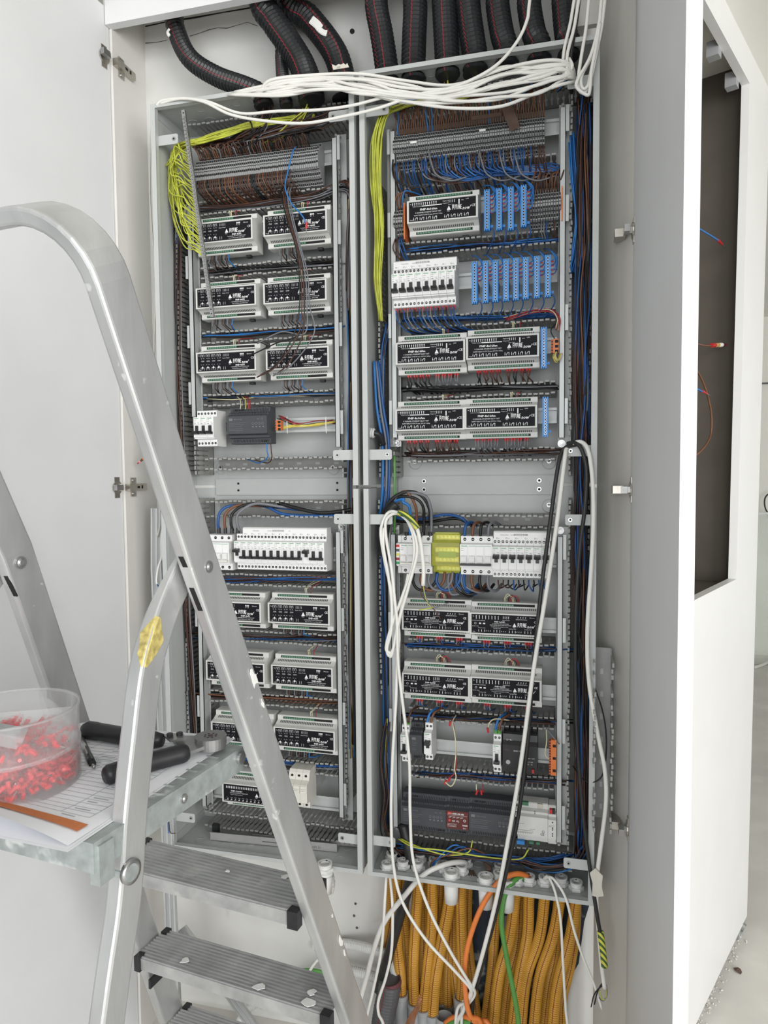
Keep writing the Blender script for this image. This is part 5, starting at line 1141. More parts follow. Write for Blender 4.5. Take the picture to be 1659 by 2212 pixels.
# ochre conduits below
OC = [([(235, 330), (230, 500), (195, 690)], 1), ([(395, 310), (382, 520), (368, 800), (374, 1040)], 0), ([(432, 310), (430, 600), (412, 880), (335, 1040)], 1), ([(480, 325), (478, 560), (450, 820), (425, 1075)], 0), ([(520, 340), (512, 560), (520, 850), (525, 1030)], 1),
      ([(583, 400), (548, 600), (502, 850), (480, 1105)], 0), ([(590, 480), (578, 700), (570, 870), (572, 1050)], 1), ([(652, 360), (655, 600), (662, 850), (652, 1010)], 0), ([(692, 330), (690, 600), (715, 850), (748, 1110)], 1), ([(612, 500), (612, 760), (622, 900), (640, 1070)], 1),
      ([(872, 390), (852, 600), (838, 800), (795, 1150)], 1), ([(972, 405), (942, 620), (880, 850), (848, 1150)], 0), ([(1000, 430), (985, 650), (940, 850), (905, 1150)], 1), ([(1057, 395), (1050, 600), (1002, 850), (962, 1150)], 0), ([(1148, 412), (1120, 620), (1045, 850), (1012, 1150)], 0),
      ([(1238, 420), (1200, 620), (1125, 850), (1088, 1150)], 0), ([(1230, 450), (1212, 700), (1170, 900), (1142, 1150)], 1), ([(1335, 430), (1300, 640), (1230, 900), (1200, 1150)], 0), ([(1335, 560), (1305, 780), (1258, 980), (1250, 1150)], 1), ([(312, 440), (330, 650), (340, 860), (338, 1035)], 1), ([(268, 600), (280, 760), (293, 880), (296, 985)], 0)]
def c5(x, y): return 760+x/2.765, 1800+y/2.765
ONAM = ('far left short', 'second', 'leftward curling', 'fourth', 'hidden fifth', 'thick-collared sixth', 'seventh', 'eighth', 'ninth', 'tenth', 'eleventh', 'twelfth', 'thirteenth', 'fourteenth', 'fifteenth', 'sixteenth', 'seventeenth', 'rightmost front', 'rightmost rear', 'slanting left rear', 'short front left')
for i, (L, back) in enumerate(OC):
    y = .125 if back else .075; R_ = .0130 if not back else .0124
    if i == 5: R_ = .0145
    P_ = [at(*c5(*q), y+(.02 if k > 1 else 0)) for k, q in enumerate(L)]
    P_.insert(0, V((P_[0].x+.002, P_[0].y, ZB-.004)))
    if L[-1][1] > 1120: P_.append(V((P_[-1].x-.01, P_[-1].y, .01)))
    tc_ = thing('conduit_coupling', 'white coupling on the %s ochre conduit' % ONAM[i], 'coupling', P_[0], 'white couplings under the right bottom plate')
    obj('coupling_collar', B().cyl((0, 0, .003), (0, 0, -.022), R_+.0016, 16, R_+.0030).cyl((0, 0, -.022), (0, 0, -.027), R_+.0030, 16, R_+.0022).mesh('coupling_collar', pvc, True), tc_); obj('coupling_ring', B().ring((0, 0, -.001), (0, 0, -1), R_, R_+.0042, .005, 18).mesh('coupling_ring', pvc), tc_)
    conduit(P_, R_, '%s ochre conduit under the lower right enclosure' % ONAM[i], ocon, 'ochre conduits under the right enclosure', pitch=.0054, dep=.0018, stripes=(.25,) if i % 2 else (-.2,), sm=odk, n=12, sw=.06, gm=odk2)
    if 1000 < L[-1][1] < 1120 or i == 20:
        u, v = c5(*L[-1]); p = at(u, v, y+.02)
        t = thing('pipe_socket', 'grey pipe socket holding the %s ochre conduit' % ONAM[i], 'pipe', p, 'grey pipe sockets at the floor')
        obj('socket_wall', B().ring((0, 0, .012), (0, 0, -1), .0140, .0162, p.z+.01, 18).mesh('socket_wall', gpvc, True), t); obj('socket_rim', B().ring((0, 0, .013), (0, 0, -1), .0138, .0175, .010, 18).mesh('socket_rim', gpvc), t)
p = at(*c5(552, 1105), .09); t = thing('pipe_socket', 'open empty grey pipe socket beside the orange and green cables', 'pipe', p); obj('socket_wall', B().ring((0, 0, .006), (0, 0, -1), .0185, .021, p.z+.004, 20).mesh('socket_wall', gpvc, True), t); obj('socket_depth', B().cyl((0, 0, -.04), (0, 0, -.042), .018, 16).mesh('socket_depth', dark), t)
# cable glands in the bottom plate
GL = [(240, 145, 0), (212, 205, 0), (305, 190, 0), (405, 150, 0), (395, 200, 0), (495, 180, 0), (552, 208, 0), (592, 262, 1), (655, 222, 0), (680, 180, 0), (800, 285, 1), (885, 215, 0), (880, 262, 0), (925, 310, 1), (985, 290, 0), (1057, 285, 0), (1152, 290, 0), (1250, 290, 0), (1340, 320, 0)]
GO = ('rear left', 'front left', 'third', 'fourth', 'front fourth', 'sixth', 'seventh', 'large eighth', 'ninth', 'rear tenth', 'large middle', 'rear twelfth', 'front twelfth', 'large fourteenth', 'fifteenth', 'sixteenth', 'seventeenth', 'eighteenth', 'rightmost')
def gland(p, big, label):
    R_ = .0148 if not big else .0182; t = thing('cable_gland', label, 'cable gland', p, 'white cable glands in the bottom plate')
    obj('gland_ring', B().ring((0, 0, 0), (0, 0, 1), R_-.0055, R_-.002, .018, 20).mesh('gland_ring', pvc, True), t)
    hx = [((R_+.0022)*math.cos(math.radians(60*k)), (R_+.0022)*math.sin(math.radians(60*k))) for k in range(6)]; obj('gland_nut', B().pz(hx, 0, .008).mesh('gland_nut', pvc), t)
    obj('gland_thread', B().ring((0, 0, .0185), (0, 0, -1), R_-.0055, R_-.0008, .003, 20).mesh('gland_thread', pvc), t)
    if big: obj('gland_collar', B().cyl((0, 0, -.004), (0, 0, -.030 if not big else -.055), R_-.001, 18, R_-.003).cyl((0, 0, -.002), (0, 0, -.010), R_+.001, 18).mesh('gland_collar', pvc, True), t)
    obj('gland_opening', B().cyl((0, 0, .004), (0, 0, .0055), R_-.006, 16).mesh('gland_opening', dark), t)
for (x, y, big), nm in zip(GL, GO):
    p = atz(*c5(x, y+14), ZB+.003); p.y = max(.025, min(.145, p.y)); gland(p, big, '%s white cable gland in the right bottom plate' % nm)
p = atz(702, 1880, ZB+.003); gland(p, True, 'lone white gland in the bottom of the left enclosure')
cond_px([(703, 1893, .05), (706, 1908, .052), (703, 1925, .06)], .021, 'short white corrugated stub under the left enclosure', pvc, None, (), pitch=.008, dep=.002)
# white data cables bundled over the top
LBW = 'white data cable in the bundle across the enclosure tops'
GW = 'white cable bundle across the tops'
for i in range(14):
    f = i/13; a = rnd(-1, 1); v0 = 168+f*28
    L = [(520+rnd(-30, 60), 206-f*6+rnd(-5, 4), -.006), (600+rnd(-15, 15), v0+8+rnd(-5, 5), -.018-rnd(0, .01)), (690, v0+rnd(-7, 5), -.022-rnd(0, .014)), (780, 170+f*34+rnd(-13, 13), -.024-rnd(0, .016)), (880, 186+f*30+rnd(-13, 13), -.022-rnd(0, .016)), (980, 180+f*48+rnd(-10, 10), -.02-rnd(0, .016)),
         (1080, 146+f*72+rnd(-13, 13), -.02-rnd(0, .016)), (1160, 128+f*74+rnd(-8, 8), -.018-rnd(0, .014)), (1212, 132+f*48+rnd(-5, 5), -.014-rnd(0, .01)), (1236, 150+f*20+rnd(-8, 8), -.004), (1243, 175, .03)]
    wire(L, .0034, wht, LBW, GW, 'data_cable', 'cable', 8)
wire([(338, 228, .0), (352, 217, -.004), (400, 213, -.008), (450, 220, -.012), (520, 245, -.014), (600, 240, -.016), (680, 238, -.018), (760, 228, -.02), (850, 205, -.022), (930, 195, -.022)], .0034, wht, 'upper of two white cables sagging from the left corner', None, 'data_cable', 'cable', 8)
wire([(345, 224, .0), (390, 213, -.008), (440, 220, -.014), (500, 248, -.018), (580, 262, -.02), (660, 266, -.022), (740, 252, -.024), (820, 233, -.026), (900, 205, -.03), (980, 188, -.035), (1060, 150, -.04), (1110, 100, -.045), (1138, 45, -.05), (1147, -20, -.05)], .0034, wht, 'lowest white cable sagging across and rising out at the top', None, 'data_cable', 'cable', 8)
LP = [[(1242, -10), (1232, 50), (1220, 100), (1216, 140), (1220, 170)], [(1252, -10), (1240, 60), (1226, 115), (1224, 150), (1218, 172)], [(1273, -10), (1266, 60), (1256, 120), (1250, 165), (1252, 195), (1262, 200), (1270, 185), (1283, 120), (1296, 50), (1302, -10)],
      [(1306, -10), (1298, 55), (1284, 110), (1258, 160), (1256, 185), (1264, 192), (1276, 170), (1290, 105), (1300, 55), (1308, -10)], [(1300, -10), (1294, 50), (1276, 120), (1248, 172), (1247, 190), (1268, 205), (1274, 195), (1278, 150), (1288, 100), (1296, 50)]]
for i, L in enumerate(LP): wire([(u, v, -.012-.004*i) for u, v in L], .0034, wht, ('first', 'second', 'third', 'fourth', 'fifth')[i]+' white cable looped over the top right bracket', 'cables looped over the top right bracket', 'data_cable', 'cable', 8)
wire([(1252, -10, -.005), (1244, 50, -.004), (1234, 110, .0), (1232, 160, .02), (1234, 200, .06)], .0042, cblk, 'black cable dropping beside the looped white cables', None, 'cable', 'cable', 8)
wire([(1229, 126, -.01), (1236, 140, -.012), (1233, 152, -.008), (1226, 156, -.004)], .0033, wht, 'cut white cable end curling at the top right', None, 'data_cable', 'cable', 8)
p = at(737, 148, -.03); t = thing('cable_label', 'torn tape flag on the white cable bundle', 'label', p)
b = B(); pts = [(-.018, 0), (.018, 0), (.014, .009), (.010, .006), (.006, .010), (.0, .008), (-.006, .010), (-.012, .007), (-.021, .012)]; b.py(pts, -.0006, .0006); obj('tape_flag', b.mesh('tape_flag', tape), t)
b = B(); text(b, 'SrD', -.010, .001, .006, y=-.0008); obj('handwriting', b.mesh('handwriting', inkk), t)
# cables hanging in front of the lower right enclosure
GH = 'white cables hanging from the left bracket'
wire([(845, 1412, -.012), (834, 1400, -.014), (846, 1352, -.015), (872, 1280, -.016), (893, 1215, -.016), (893, 1160, -.014), (878, 1122, -.008), (855, 1106, .0), (838, 1108, .008), (826, 1130, .006), (823, 1160, -.004), (835, 1230, -.012), (852, 1300, -.014), (862, 1370, -.014), (858, 1430, -.012), (855, 1520, -.014), (848, 1640, -.016), (845, 1760, -.018), (850, 1870, -.025), (870, 1950, -.035), (920, 2030, -.04), (985, 2100, -.03), (1018, 2140, -.01), (1008, 2165, .01), (985, 2195, .03)], .0036, wht, 'white cable looped over the left bracket, hanging furthest left', GH, 'data_cable', 'cable', 8, down=True)
wire([(838, 1408, -.01), (846, 1415, -.012), (862, 1340, -.02), (884, 1262, -.02), (901, 1190, -.02), (890, 1140, -.014), (868, 1114, -.004), (850, 1110, .004), (834, 1124, .004), (834, 1160, -.006), (846, 1230, -.012), (852, 1290, -.018), (858, 1350, -.02), (860, 1430, -.02), (870, 1520, -.02), (884, 1640, -.02), (886, 1760, -.022), (893, 1860, -.028), (925, 1960, -.035), (970, 2050, -.035), (1012, 2120, -.02), (1026, 2145, .0), (1010, 2170, .015), (998, 2180, .03)], .0036, wht, 'white cable looped over the left bracket, ending beside the green cable', GH, 'data_cable', 'cable', 8, down=True)
wire([(829, 1140, .0), (828, 1180, -.008), (838, 1240, -.014), (846, 1300, -.016), (845, 1360, -.016), (836, 1400, -.014), (842, 1416, -.012), (856, 1380, -.014), (868, 1310, -.014), (882, 1240, -.014)], .0036, wht, 'inner white cable coil below the left bracket', GH, 'data_cable', 'cable', 8)
wire([(868, 1108, .0), (880, 1115, -.012), (893, 1128, -.018), (901, 1142, -.02), (910, 1180, -.022), (915, 1230, -.022), (914, 1265, -.022)], .0046, wht, 'white cable with yellow-green tape, stripped over the dimmer', GH, 'data_cable', 'cable', 8)
for i, (m, L) in enumerate(((w_brn, [(912, 1265), (910, 1285), (925, 1302), (940, 1320), (952, 1338)]), (w_gy, [(914, 1265), (918, 1285), (926, 1306), (935, 1312), (905, 1318)]), (w_gry, [(915, 1265), (922, 1295), (938, 1312), (958, 1306), (972, 1302)]))):
    wire([(u, v, .01) for u, v in L], .0013, m, ('brown', 'yellow-green', 'grey')[i]+' stripped core lying over the left dimmer module')
b = B(); P_ = smooth([at(862, 1108, -.008), at(876, 1112, -.016), at(890, 1124, -.022), at(902, 1142, -.024)], 8); stp = splat(mat('yellow_green_tape', (.62, .60, .04), .4, var=.03), (.04, .12, .03), 1, 2)
zeb = MATS['yellow_green_tape']; nt = zeb.node_tree; wv = nt.nodes.new('ShaderNodeTexWave'); wv.inputs['Scale'].default_value = 46; tc_ = nt.nodes.new('ShaderNodeTexCoord'); nt.links.new(tc_.outputs['Object'], wv.inputs['Vector'])
cr_ = nt.nodes.new('ShaderNodeValToRGB'); cr_.color_ramp.elements[0].position = .45; cr_.color_ramp.elements[1].position = .55; cr_.color_ramp.elements[0].color = (.05, .11, .03, 1); cr_.color_ramp.elements[1].color = (.62, .6, .08, 1)
nt.links.new(wv.outputs['Fac'], cr_.inputs['Fac']); nt.links.new(cr_.outputs['Color'], nt.nodes['Principled BSDF'].inputs['Base Color']); wv.bands_direction = 'DIAGONAL'
tag(obj('tape_wrap', b.tube(P_, .0062, 10).mesh('tape_wrap', zeb)), 'yellow and green striped tape on the cable at the left bracket', 'tape')
GL2 = 'long cables slung over the right bracket'
wire([(1250, 955, -.0), (1226, 966, .01), (1219, 1000, -.006), (1203, 1130, -.014), (1180, 1280, -.02), (1152, 1450, -.026), (1125, 1650, -.03), (1100, 1800, -.034), (1075, 1930, -.036), (1048, 2040, -.03), (1022, 2130, -.01), (1000, 2185, .02), (985, 2225, .04)], .0046, wht, 'long white cable running diagonally down from the right bracket', GL2, 'data_cable', 'cable', 8, down=True)
wire([(1245, 960, .0), (1218, 970, .01), (1205, 1010, -.002), (1188, 1130, -.01), (1166, 1300, -.015), (1150, 1470, -.02), (1140, 1600, -.024), (1120, 1760, -.026), (1090, 1900, -.028), (1062, 2010, -.02), (1035, 2110, -.0), (1020, 2190, .03)], .0042, cblk, 'long black cable running beside the diagonal white cable', GL2, 'cable', 'cable', 8, down=True)
wire([(1238, 957, .0), (1258, 956, -.006), (1272, 978, -.012), (1280, 1040, -.016), (1282, 1120, -.018), (1277, 1230, -.018), (1269, 1360, -.02), (1272, 1470, -.02), (1290, 1580, -.022), (1306, 1660, -.022), (1309, 1730, -.022), (1300, 1810, -.02), (1291, 1880, -.018), (1288, 1930, -.016), (1293, 2010, -.012), (1300, 2090, -.012), (1306, 2135, -.014)], .0046, wht, 'long white cable hanging along the right filler board, taped to it', GL2, 'data_cable', 'cable', 8)
wire([(1226, 958, .006), (1244, 957, -.004), (1258, 975, -.01), (1267, 1020, -.012), (1263, 1100, -.012), (1252, 1190, -.01), (1244, 1320, -.01), (1243, 1480, -.01), (1248, 1620, -.012), (1262, 1780, -.014), (1278, 1900, -.018), (1292, 1990, -.02), (1298, 2025, -.02), (1304, 2085, -.02)], .0044, cblk, 'black cable hanging down to the striped tape sleeve', GL2, 'cable', 'cable', 8)
tag(obj('tape_wrap', B().tube(smooth([at(1297, 2012, -.02), at(1302, 2050, -.021), at(1306, 2088, -.02)], 8), .0068, 10).mesh('tape_wrap', zeb)), 'yellow and green striped sleeve at the end of the black cable', 'tape')
b = B(); P_ = [at(1274, 1886, -.024), at(1286, 1876, -.026), at(1302, 1892, -.028), at(1300, 1915, -.029), at(1304, 1936, -.027), at(1290, 1938, -.027), at(1279, 1935, -.025), at(1280, 1908, -.026)]
b.hull(P_, [q_+V((0, .002, 0)) for q_ in P_]); tag(obj('masking_tape', b.mesh('masking_tape', tape)), 'crumpled piece of masking tape holding the right white cable', 'tape')
for i, (m, L) in enumerate(((w_blk, [(1306, 2120), (1298, 2128), (1290, 2145), (1284, 2170)]), (w_blk, [(1308, 2125), (1294, 2135), (1283, 2150), (1277, 2175)]), (w_gry, [(1310, 2128), (1311, 2150), (1302, 2162), (1294, 2155)]), (w_gy, [(1309, 2130), (1309, 2155), (1300, 2158), (1296, 2140)]))):
    wire([(u, v, -.014) for u, v in L], .0014, m, ('first black', 'second black', 'grey', 'yellow-green')[i]+' bare core fraying out at the end of the right white cable')
wire([(1245, 1350, .0), (1268, 1440, .0), (1300, 1530, .0), (1310, 1600, .0), (1303, 1670, .0), (1280, 1690, .0), (1256, 1680, .02), (1238, 1655, .05)], .0016, w_blk, 'thin black wire arc in front of the loose duct piece')
GB = 'white cables leaving the bottom glands'
wire([(1172, 1912, .06), (1176, 1897, .035), (1186, 1896, .02), (1200, 1930, .0), (1211, 1990, -.01), (1216, 2080, -.012), (1222, 2180, -.01), (1226, 2240, -.01)], .003, wht, 'left of two white cables leaving the right bottom gland', GB, 'data_cable', 'cable', 8, down=True)
wire([(1174, 1912, .06), (1180, 1897, .03), (1196, 1899, .01), (1222, 1940, -.005), (1240, 2010, -.01), (1262, 2075, -.01), (1284, 2128, -.01), (1300, 2180, -.01)], .003, wht, 'right of two white cables leaving the right bottom gland', GB, 'data_cable', 'cable', 8)
wire([(838, 1868, .05), (835, 1885, .02), (831, 1950, .0), (824, 2050, -.005), (806, 2140, -.005), (788, 2230, -.005)], .0035, wht, 'white cable falling from the left bottom gland, leftmost', GB, 'data_cable', 'cable', 8, down=True)
wire([(840, 1868, .05), (842, 1890, .018), (848, 1960, .0), (846, 2050, -.005), (834, 2110, -.01), (818, 2160, -.012), (818, 2190, -.012), (830, 2230, -.01)], .0035, wht, 'white cable curving in front of the grey corrugated pipe', GB, 'data_cable', 'cable', 8, down=True)
wire([(1012, 1870, .09), (1000, 1862, .06), (960, 1868, .03), (915, 1890, .01), (870, 1940, .0), (830, 1992, .0), (808, 2050, .0), (795, 2100, .005), (776, 2170, .01)], .006, mat('off_white_cable', (.62, .61, .58), .45), 'thick off-white cable running diagonally to the lower left', GB, 'data_cable', 'cable', 10)
wire([(1144, 1905, .07), (1138, 1892, .045), (1112, 1888, .025), (1078, 1905, .01), (1040, 1960, .0), (1014, 2030, -.005), (1004, 2090, -.005), (1006, 2150, -.005), (1016, 2195, .0), (1040, 2222, .01)], .0058, w_org, 'thick orange cable arching out of the bottom gland', None, 'power_cable', 'cable', 10, down=True)
wire([(1140, 1902, .06), (1128, 1896, .04), (1108, 1904, .02), (1090, 1935, .005), (1083, 1990, .0), (1093, 2060, .0), (1107, 2130, .0), (1116, 2180, .0), (1120, 2230, .0)], .0058, w_grn, 'thick green cable arching out of the bottom gland', None, 'power_cable', 'cable', 10, down=True)
wire([(962, 2210, .06), (980, 2198, .05), (1005, 2196, .04), (1025, 2206, .03), (1060, 2225, .02)], .0058, w_org, 'short orange cable loop at the bottom edge', None, 'power_cable', 'cable', 10, down=True)
wire([(965, 2216, .055), (985, 2206, .045), (1010, 2208, .035), (1030, 2220, .03)], .0058, w_grn, 'short green cable loop at the bottom edge', None, 'power_cable', 'cable', 10, down=True)
wire([(818, 2140, .06), (832, 2090, .055), (852, 2020, .05), (872, 1950, .05), (886, 1900, .05), (889, 1872, .055), (882, 1830, .06), (870, 1780, .07)], .0125, cblk, 'thick black main cable rising out of the grey corrugated pipe', None, 'power_cable', 'cable', 12)
cond_px([(843, 2118, .055), (838, 2150, .058), (830, 2190, .06), (822, 2260, .06), (815, 2420, .07)], .028, 'wide dark grey corrugated pipe at the bottom', gcon, None, (.3,), red, .0085, .003, 18)
p = at(844, 2116, .055); tag(obj('pipe_lining', B().ring(p, (.12, 0, -1), .0225, .0250, .010, 20).mesh('pipe_lining', mat('dark_red_lining', (.14, .05, .06), .5))), 'dull red lining at the mouth of the wide grey pipe', 'pipe')
cond_px([(680, 2042, .16), (735, 2038, .15), (790, 2046, .12), (830, 2062, .09), (852, 2095, .085), (856, 2140, .09), (850, 2200, .1)], .0125, 'upper white corrugated pipe curving behind the white cables', pvc, 'white corrugated pipes at the lower left', (), None, .0056, .002, 12)
cond_px([(560, 2170, .15), (610, 2140, .14), (660, 2112, .13), (715, 2092, .12), (770, 2100, .11), (815, 2112, .1)], .0125, 'lower white corrugated pipe behind the ladder step', pvc, 'white corrugated pipes at the lower left', (), None, .0056, .002, 12)
cond_px([(508, 2240, .12), (518, 2205, .12), (535, 2180, .13), (560, 2165, .14)], .0105, 'short white corrugated pipe below the ladder step', pvc, 'white corrugated pipes at the lower left', (), None, .0056, .002, 12)
wire([(385, 2199, .1), (430, 2203, .1), (490, 2212, .1), (560, 2235, .1)], .004, w_grn, 'green cable on the wall foot beside the ladder', None, 'power_cable', 'cable', 8, down=True)
wire([(610, 2112, .1), (650, 2096, .09), (690, 2098, .09), (720, 2115, .1)], .004, w_grn, 'green cable passing behind the white pipes', None, 'power_cable', 'cable', 8)
wire([(655, 2140, .07), (668, 2100, .06), (690, 2070, .06), (715, 2055, .08)], .0035, wht, 'white cable crossing the lower white pipe', None, 'data_cable', 'cable', 8)
for i in range(10):
    a = rnd(-1, 1); wire([(908+a*3, 2160+rnd(-12, 4), .04), (900+a*6, 2180, .04), (890+a*9, 2200, .04), (880+a*13, 2235, .04)], .0012, copper, 'bare copper strand splayed at the bottom edge', 'bare copper strands', 'copper_strand', 'wire')
# left side: thin cables, leaning profiles, labelled stub
wire([(345, 228, .02), (332, 250, .04), (326, 300, .06), (324, 420, .07), (330, 520, .07), (336, 620, .07), (333, 800, .07), (340, 1000, .06), (346, 1120, .05), (340, 1160, .05)], .0022, mat('grey_white_cable', (.55, .53, .48), .5), 'thin grey-white cable running down left of the enclosures', None, 'data_cable', 'cable')
wire([(352, 1130, .03), (349, 1170, .03), (350, 1200, .02), (342, 1225, .02), (338, 1250, .02), (339, 1262, .02)], .0028, wht, 'short white cable end beside the leaning profile', None, 'data_cable', 'cable')
for m, L in ((w_lbl, [(339, 1262), (343, 1270), (350, 1278)]), (w_brn, [(340, 1263), (348, 1271), (357, 1273)])): wire([(u, v, .018) for u, v in L], .0012, m, ('blue' if m is w_lbl else 'brown')+' core poking from the white cable end at the left')
wire([(364, 1748, -.012), (365, 1775, -.012), (368, 1798, -.012), (379, 1800, -.012)], .0012, w_brn, 'brown core hanging left of the lower left bracket'); wire([(364, 1748, -.012), (363, 1780, -.012), (365, 1800, -.012)], .0012, w_lbl, 'blue core hanging left of the lower left bracket')
wire([(330, 968, .06), (322, 978, .055), (313, 987, .05)], .0013, w_brn, 'brown wire stub with coloured markers on the left jamb'); p = at(306, 994, .048); t = thing('wire_marker', 'orange and pink marker sleeve on the brown stub at the left', 'marker', p, rot=(0, .95, 0))
for k, (z0, m) in enumerate(((.004, orng), (-.003, tan_t), (-.009, mat('pink_sleeve', (.6, .25, .28), .5)), (-.015, w_red))): obj('marker_ring', B().cyl((0, 0, z0+.0055), (0, 0, z0), .003 if k < 3 else .0018, 8).mesh('marker_ring', m), t)
def profile(L, w, label, m=alu, dep=.012):
    P_ = [at(*q) for q in L]; sd = V((1, 0, 0)); t = thing('aluminium_profile', label, 'profile', P_[0], 'loose aluminium profiles')
    Q = [p_-P_[0] for p_ in P_]
    obj('web', B().sweep(Q, [(-w, 0), (w, 0), (w, .0015), (-w, .0015)], sd).mesh('web', gpvc), t)
    for s in (-1, 1): obj('edge_lip', B().sweep(Q, [(s*w-.0025, -.004), (s*w+.0025, -.004), (s*w+.0025, .004), (s*w-.0025, .004)], sd).mesh('edge_lip', m), t)
    obj('middle_rib', B().sweep(Q, [(-.0025, -.003), (.0025, -.003), (.0025, .003), (-.0025, .003)], sd).mesh('middle_rib', m), t)
profile([(339, 1098, .06), (339, 1230, .055), (350, 1500, .03), (362, 1800, .0), (378, 2230, -.05)], .013, 'long aluminium profile leaning in the left corner')
profile([(345, 1150, .1), (352, 1500, .07), (364, 1800, .045), (384, 2230, .01)], .010, 'second aluminium profile leaning behind the first')
profile([(393, 2005, .05), (430, 2055, .05), (560, 2235, .05)], .012, 'short aluminium profile leaning askew behind the steps')
# loose duct lids lying in the lower left box
for (u0, v0, u1, v1, y, h, lb, tx) in ((432, 1836, 714, 1862, .05, .022, 'front loose grey duct lid lying in the lower left enclosure', 1), (510, 1850, 768, 1866, .085, .012, 'rear loose grey duct lid lying in the lower left enclosure', 0)):
    A_ = atz(u0, v0, ZB+.006); C_ = atz(u1, v1, ZB+.006); A_.y = y; C_.y = y+.02; d0 = (C_-A_); Ln = d0.length
    t = thing('duct_lid', lb, 'duct lid', (A_.x, A_.y, ZB+.003), None, (0, 0, math.atan2(d0.y, d0.x)))
    obj('lid_face', B().box(0, Ln, 0, .0014, 0, h).box(0, Ln, 0, .03, 0, .0014).box(0, Ln, -.002, .002, h-.002, h).mesh('lid_face', mat('lid_grey', (.33, .33, .32), .4)), t)
    if tx: k = B(); text(k, '0370 21', Ln*.80, .006, .008, y=-.0006); dash(k, Ln*.42, Ln*.55, .010, .0012, -.0006); obj('printing', k.mesh('printing', inkk), t)
p = atz(467, 1806, ZB+.003); tag(obj('rail_stop', B().box(-.008, .008, -.006, .006, 0, .03).px([(-.006, .03), (.002, .034), (.006, .03)], -.008, .008).mesh('rail_stop', blk), None, p), 'small black end stop standing behind the loose lid', 'end stop')
# loose slotted duct piece standing against the filler board
xd0, xd1 = at(1279, 1600, .03).x, at(1320, 1600, .03).x
duct_run(xd0, xd1, at(1300, 1772, .03).z, at(1300, 1402, .03).z, -.03, 'loose slotted duct piece standing against the right filler board', True, .25, yback=.045)
# wires inside the flank cut-out
def flp(u, v, k):
    d = ray(u, v); q_ = P0-fnor*k; return CAM+d*((q_-CAM).dot(fnor)/d.dot(fnor))
def stub(L, k, m, label, r=.0025): return wire([flp(u, v, k) for u, v in L], r, m, label, None, n=8, world=True)
stub([(1500, 488), (1520, 500), (1540, 512), (1552, 520)], .06, w_lbl, 'bright blue wire poking out inside the flank cut-out')
for (u0, v0, u1, v1, lb) in ((1551, 519, 1560, 528, 'red ferrule on the blue wire in the cut-out'), (1558, 745, 1568, 745, 'red ferrule on the marked brown wire in the cut-out'), (1517, 845, 1526, 850, 'red ferrule on the short wire in the cut-out')):
    a_, c_ = flp(u0, v0, .06), flp(u1, v1, .06); t = tag(obj('ferrule', B().cyl(a_, c_, .0042, 10, .003).mesh('ferrule', ferr)), lb, 'ferrule'); obj('metal_pin', B().cyl(c_, c_+(c_-a_)*.8, .0016, 8).mesh('metal_pin', zinc), t)
stub([(1505, 742), (1520, 746), (1537, 747)], .06, w_tan, 'brown wire with marker sleeves inside the flank cut-out')
a_, c_ = flp(1537, 746, .06), flp(1560, 745, .06); t = thing('wire_marker', 'red and white marker sleeves on the brown wire in the cut-out', 'marker', a_)
for i, m in enumerate((ferr, mat('amber_sleeve', (.5, .3, .1), .4), paint)): obj('marker_ring', B().cyl((c_-a_)*(i/3), (c_-a_)*((i+.9)/3), .0062, 10).mesh('marker_ring', m), t)
stub([(1500, 790), (1517, 822), (1530, 860), (1537, 900), (1535, 940), (1522, 965), (1505, 982)], .07, w_tan, 'long brown wire arc inside the flank cut-out', .0028)
stub([(1505, 840), (1512, 843), (1518, 846)], .06, w_lbl, 'short blue wire end inside the flank cut-out')

# ================================================================ step ladder
SS = V((.99121554, -.13225639, 0)); DD = V((.13225639, .99121554, 0)); LO = V((-.0436, -.62445, ZO))
def lp(s, d, z): return LO+SS*s+DD*d+V((0, 0, z))
def rd(z): return -.189+.4486*(.205-z) if z > -.1 else -.052+.39*(-.1-z)
def rs(z): return .07*max(0, -.1-z)
lad = thing('step_ladder', 'aluminium step ladder with hoop and galvanised tray in front of the left enclosures', 'ladder', lp(-.19, 0, -ZO))
LB_ = lad.location.copy()
def lo(name, b, m, parent=None, sm=None): return obj(name, b.mesh(name, m, sm), parent or lad, None if parent else -LB_)
nrm = (DD*1+V((0, 0, .4486))).normalized(); tv = (DD*-.4486+V((0, 0, 1))).normalized()
prof = rrect(.060, .022, .005, 3)
# stiles and hoop: one bent tube
top, Rb = .333, .085
path = []
for z in (-1.44, -1.2, -.95, -.7, -.45, -.25, -.1, 0, .1, .2): path.append(lp(rs(z)-.011, rd(z), z)+nrm*.03)
zb_ = top-.011-Rb/1.096
c0 = lp(-.011, rd(zb_), zb_)+nrm*.03
for i in range(9):
    a = math.pi/2*i/8; path.append(c0-SS*Rb*(1-math.cos(a))+tv*Rb*math.sin(a))
wl = .352
c1 = lp(-wl-.011, rd(zb_), zb_)+nrm*.03
for i in range(1, 4): path.append((c0-SS*Rb+tv*Rb).lerp(c1+SS*Rb+tv*Rb, i/4))
for i in range(9):
    a = math.pi/2*(1-i/8); path.append(c1+SS*Rb*(1-math.cos(a))+tv*Rb*math.sin(a))
for z in (.2, .1, 0, -.1, -.25, -.45, -.7, -.95, -1.2, -1.44): path.append(lp(-wl-.011-rs(z), rd(z), z)+nrm*.03)
lo('hoop_stile', B().sweep(path, prof, nrm), alu)
for s_ in (0, 1):
    z = -1.44; q_ = lp((rs(z)-.011) if s_ == 0 else (-wl-.011-rs(z)), rd(z), z)+nrm*.03
    b = B(); b.sweep([q_+V((0, 0, -.006)), q_+tv*.05], rrect(.068, .028, .004, 2), nrm); lo('rubber_foot', b, blk)
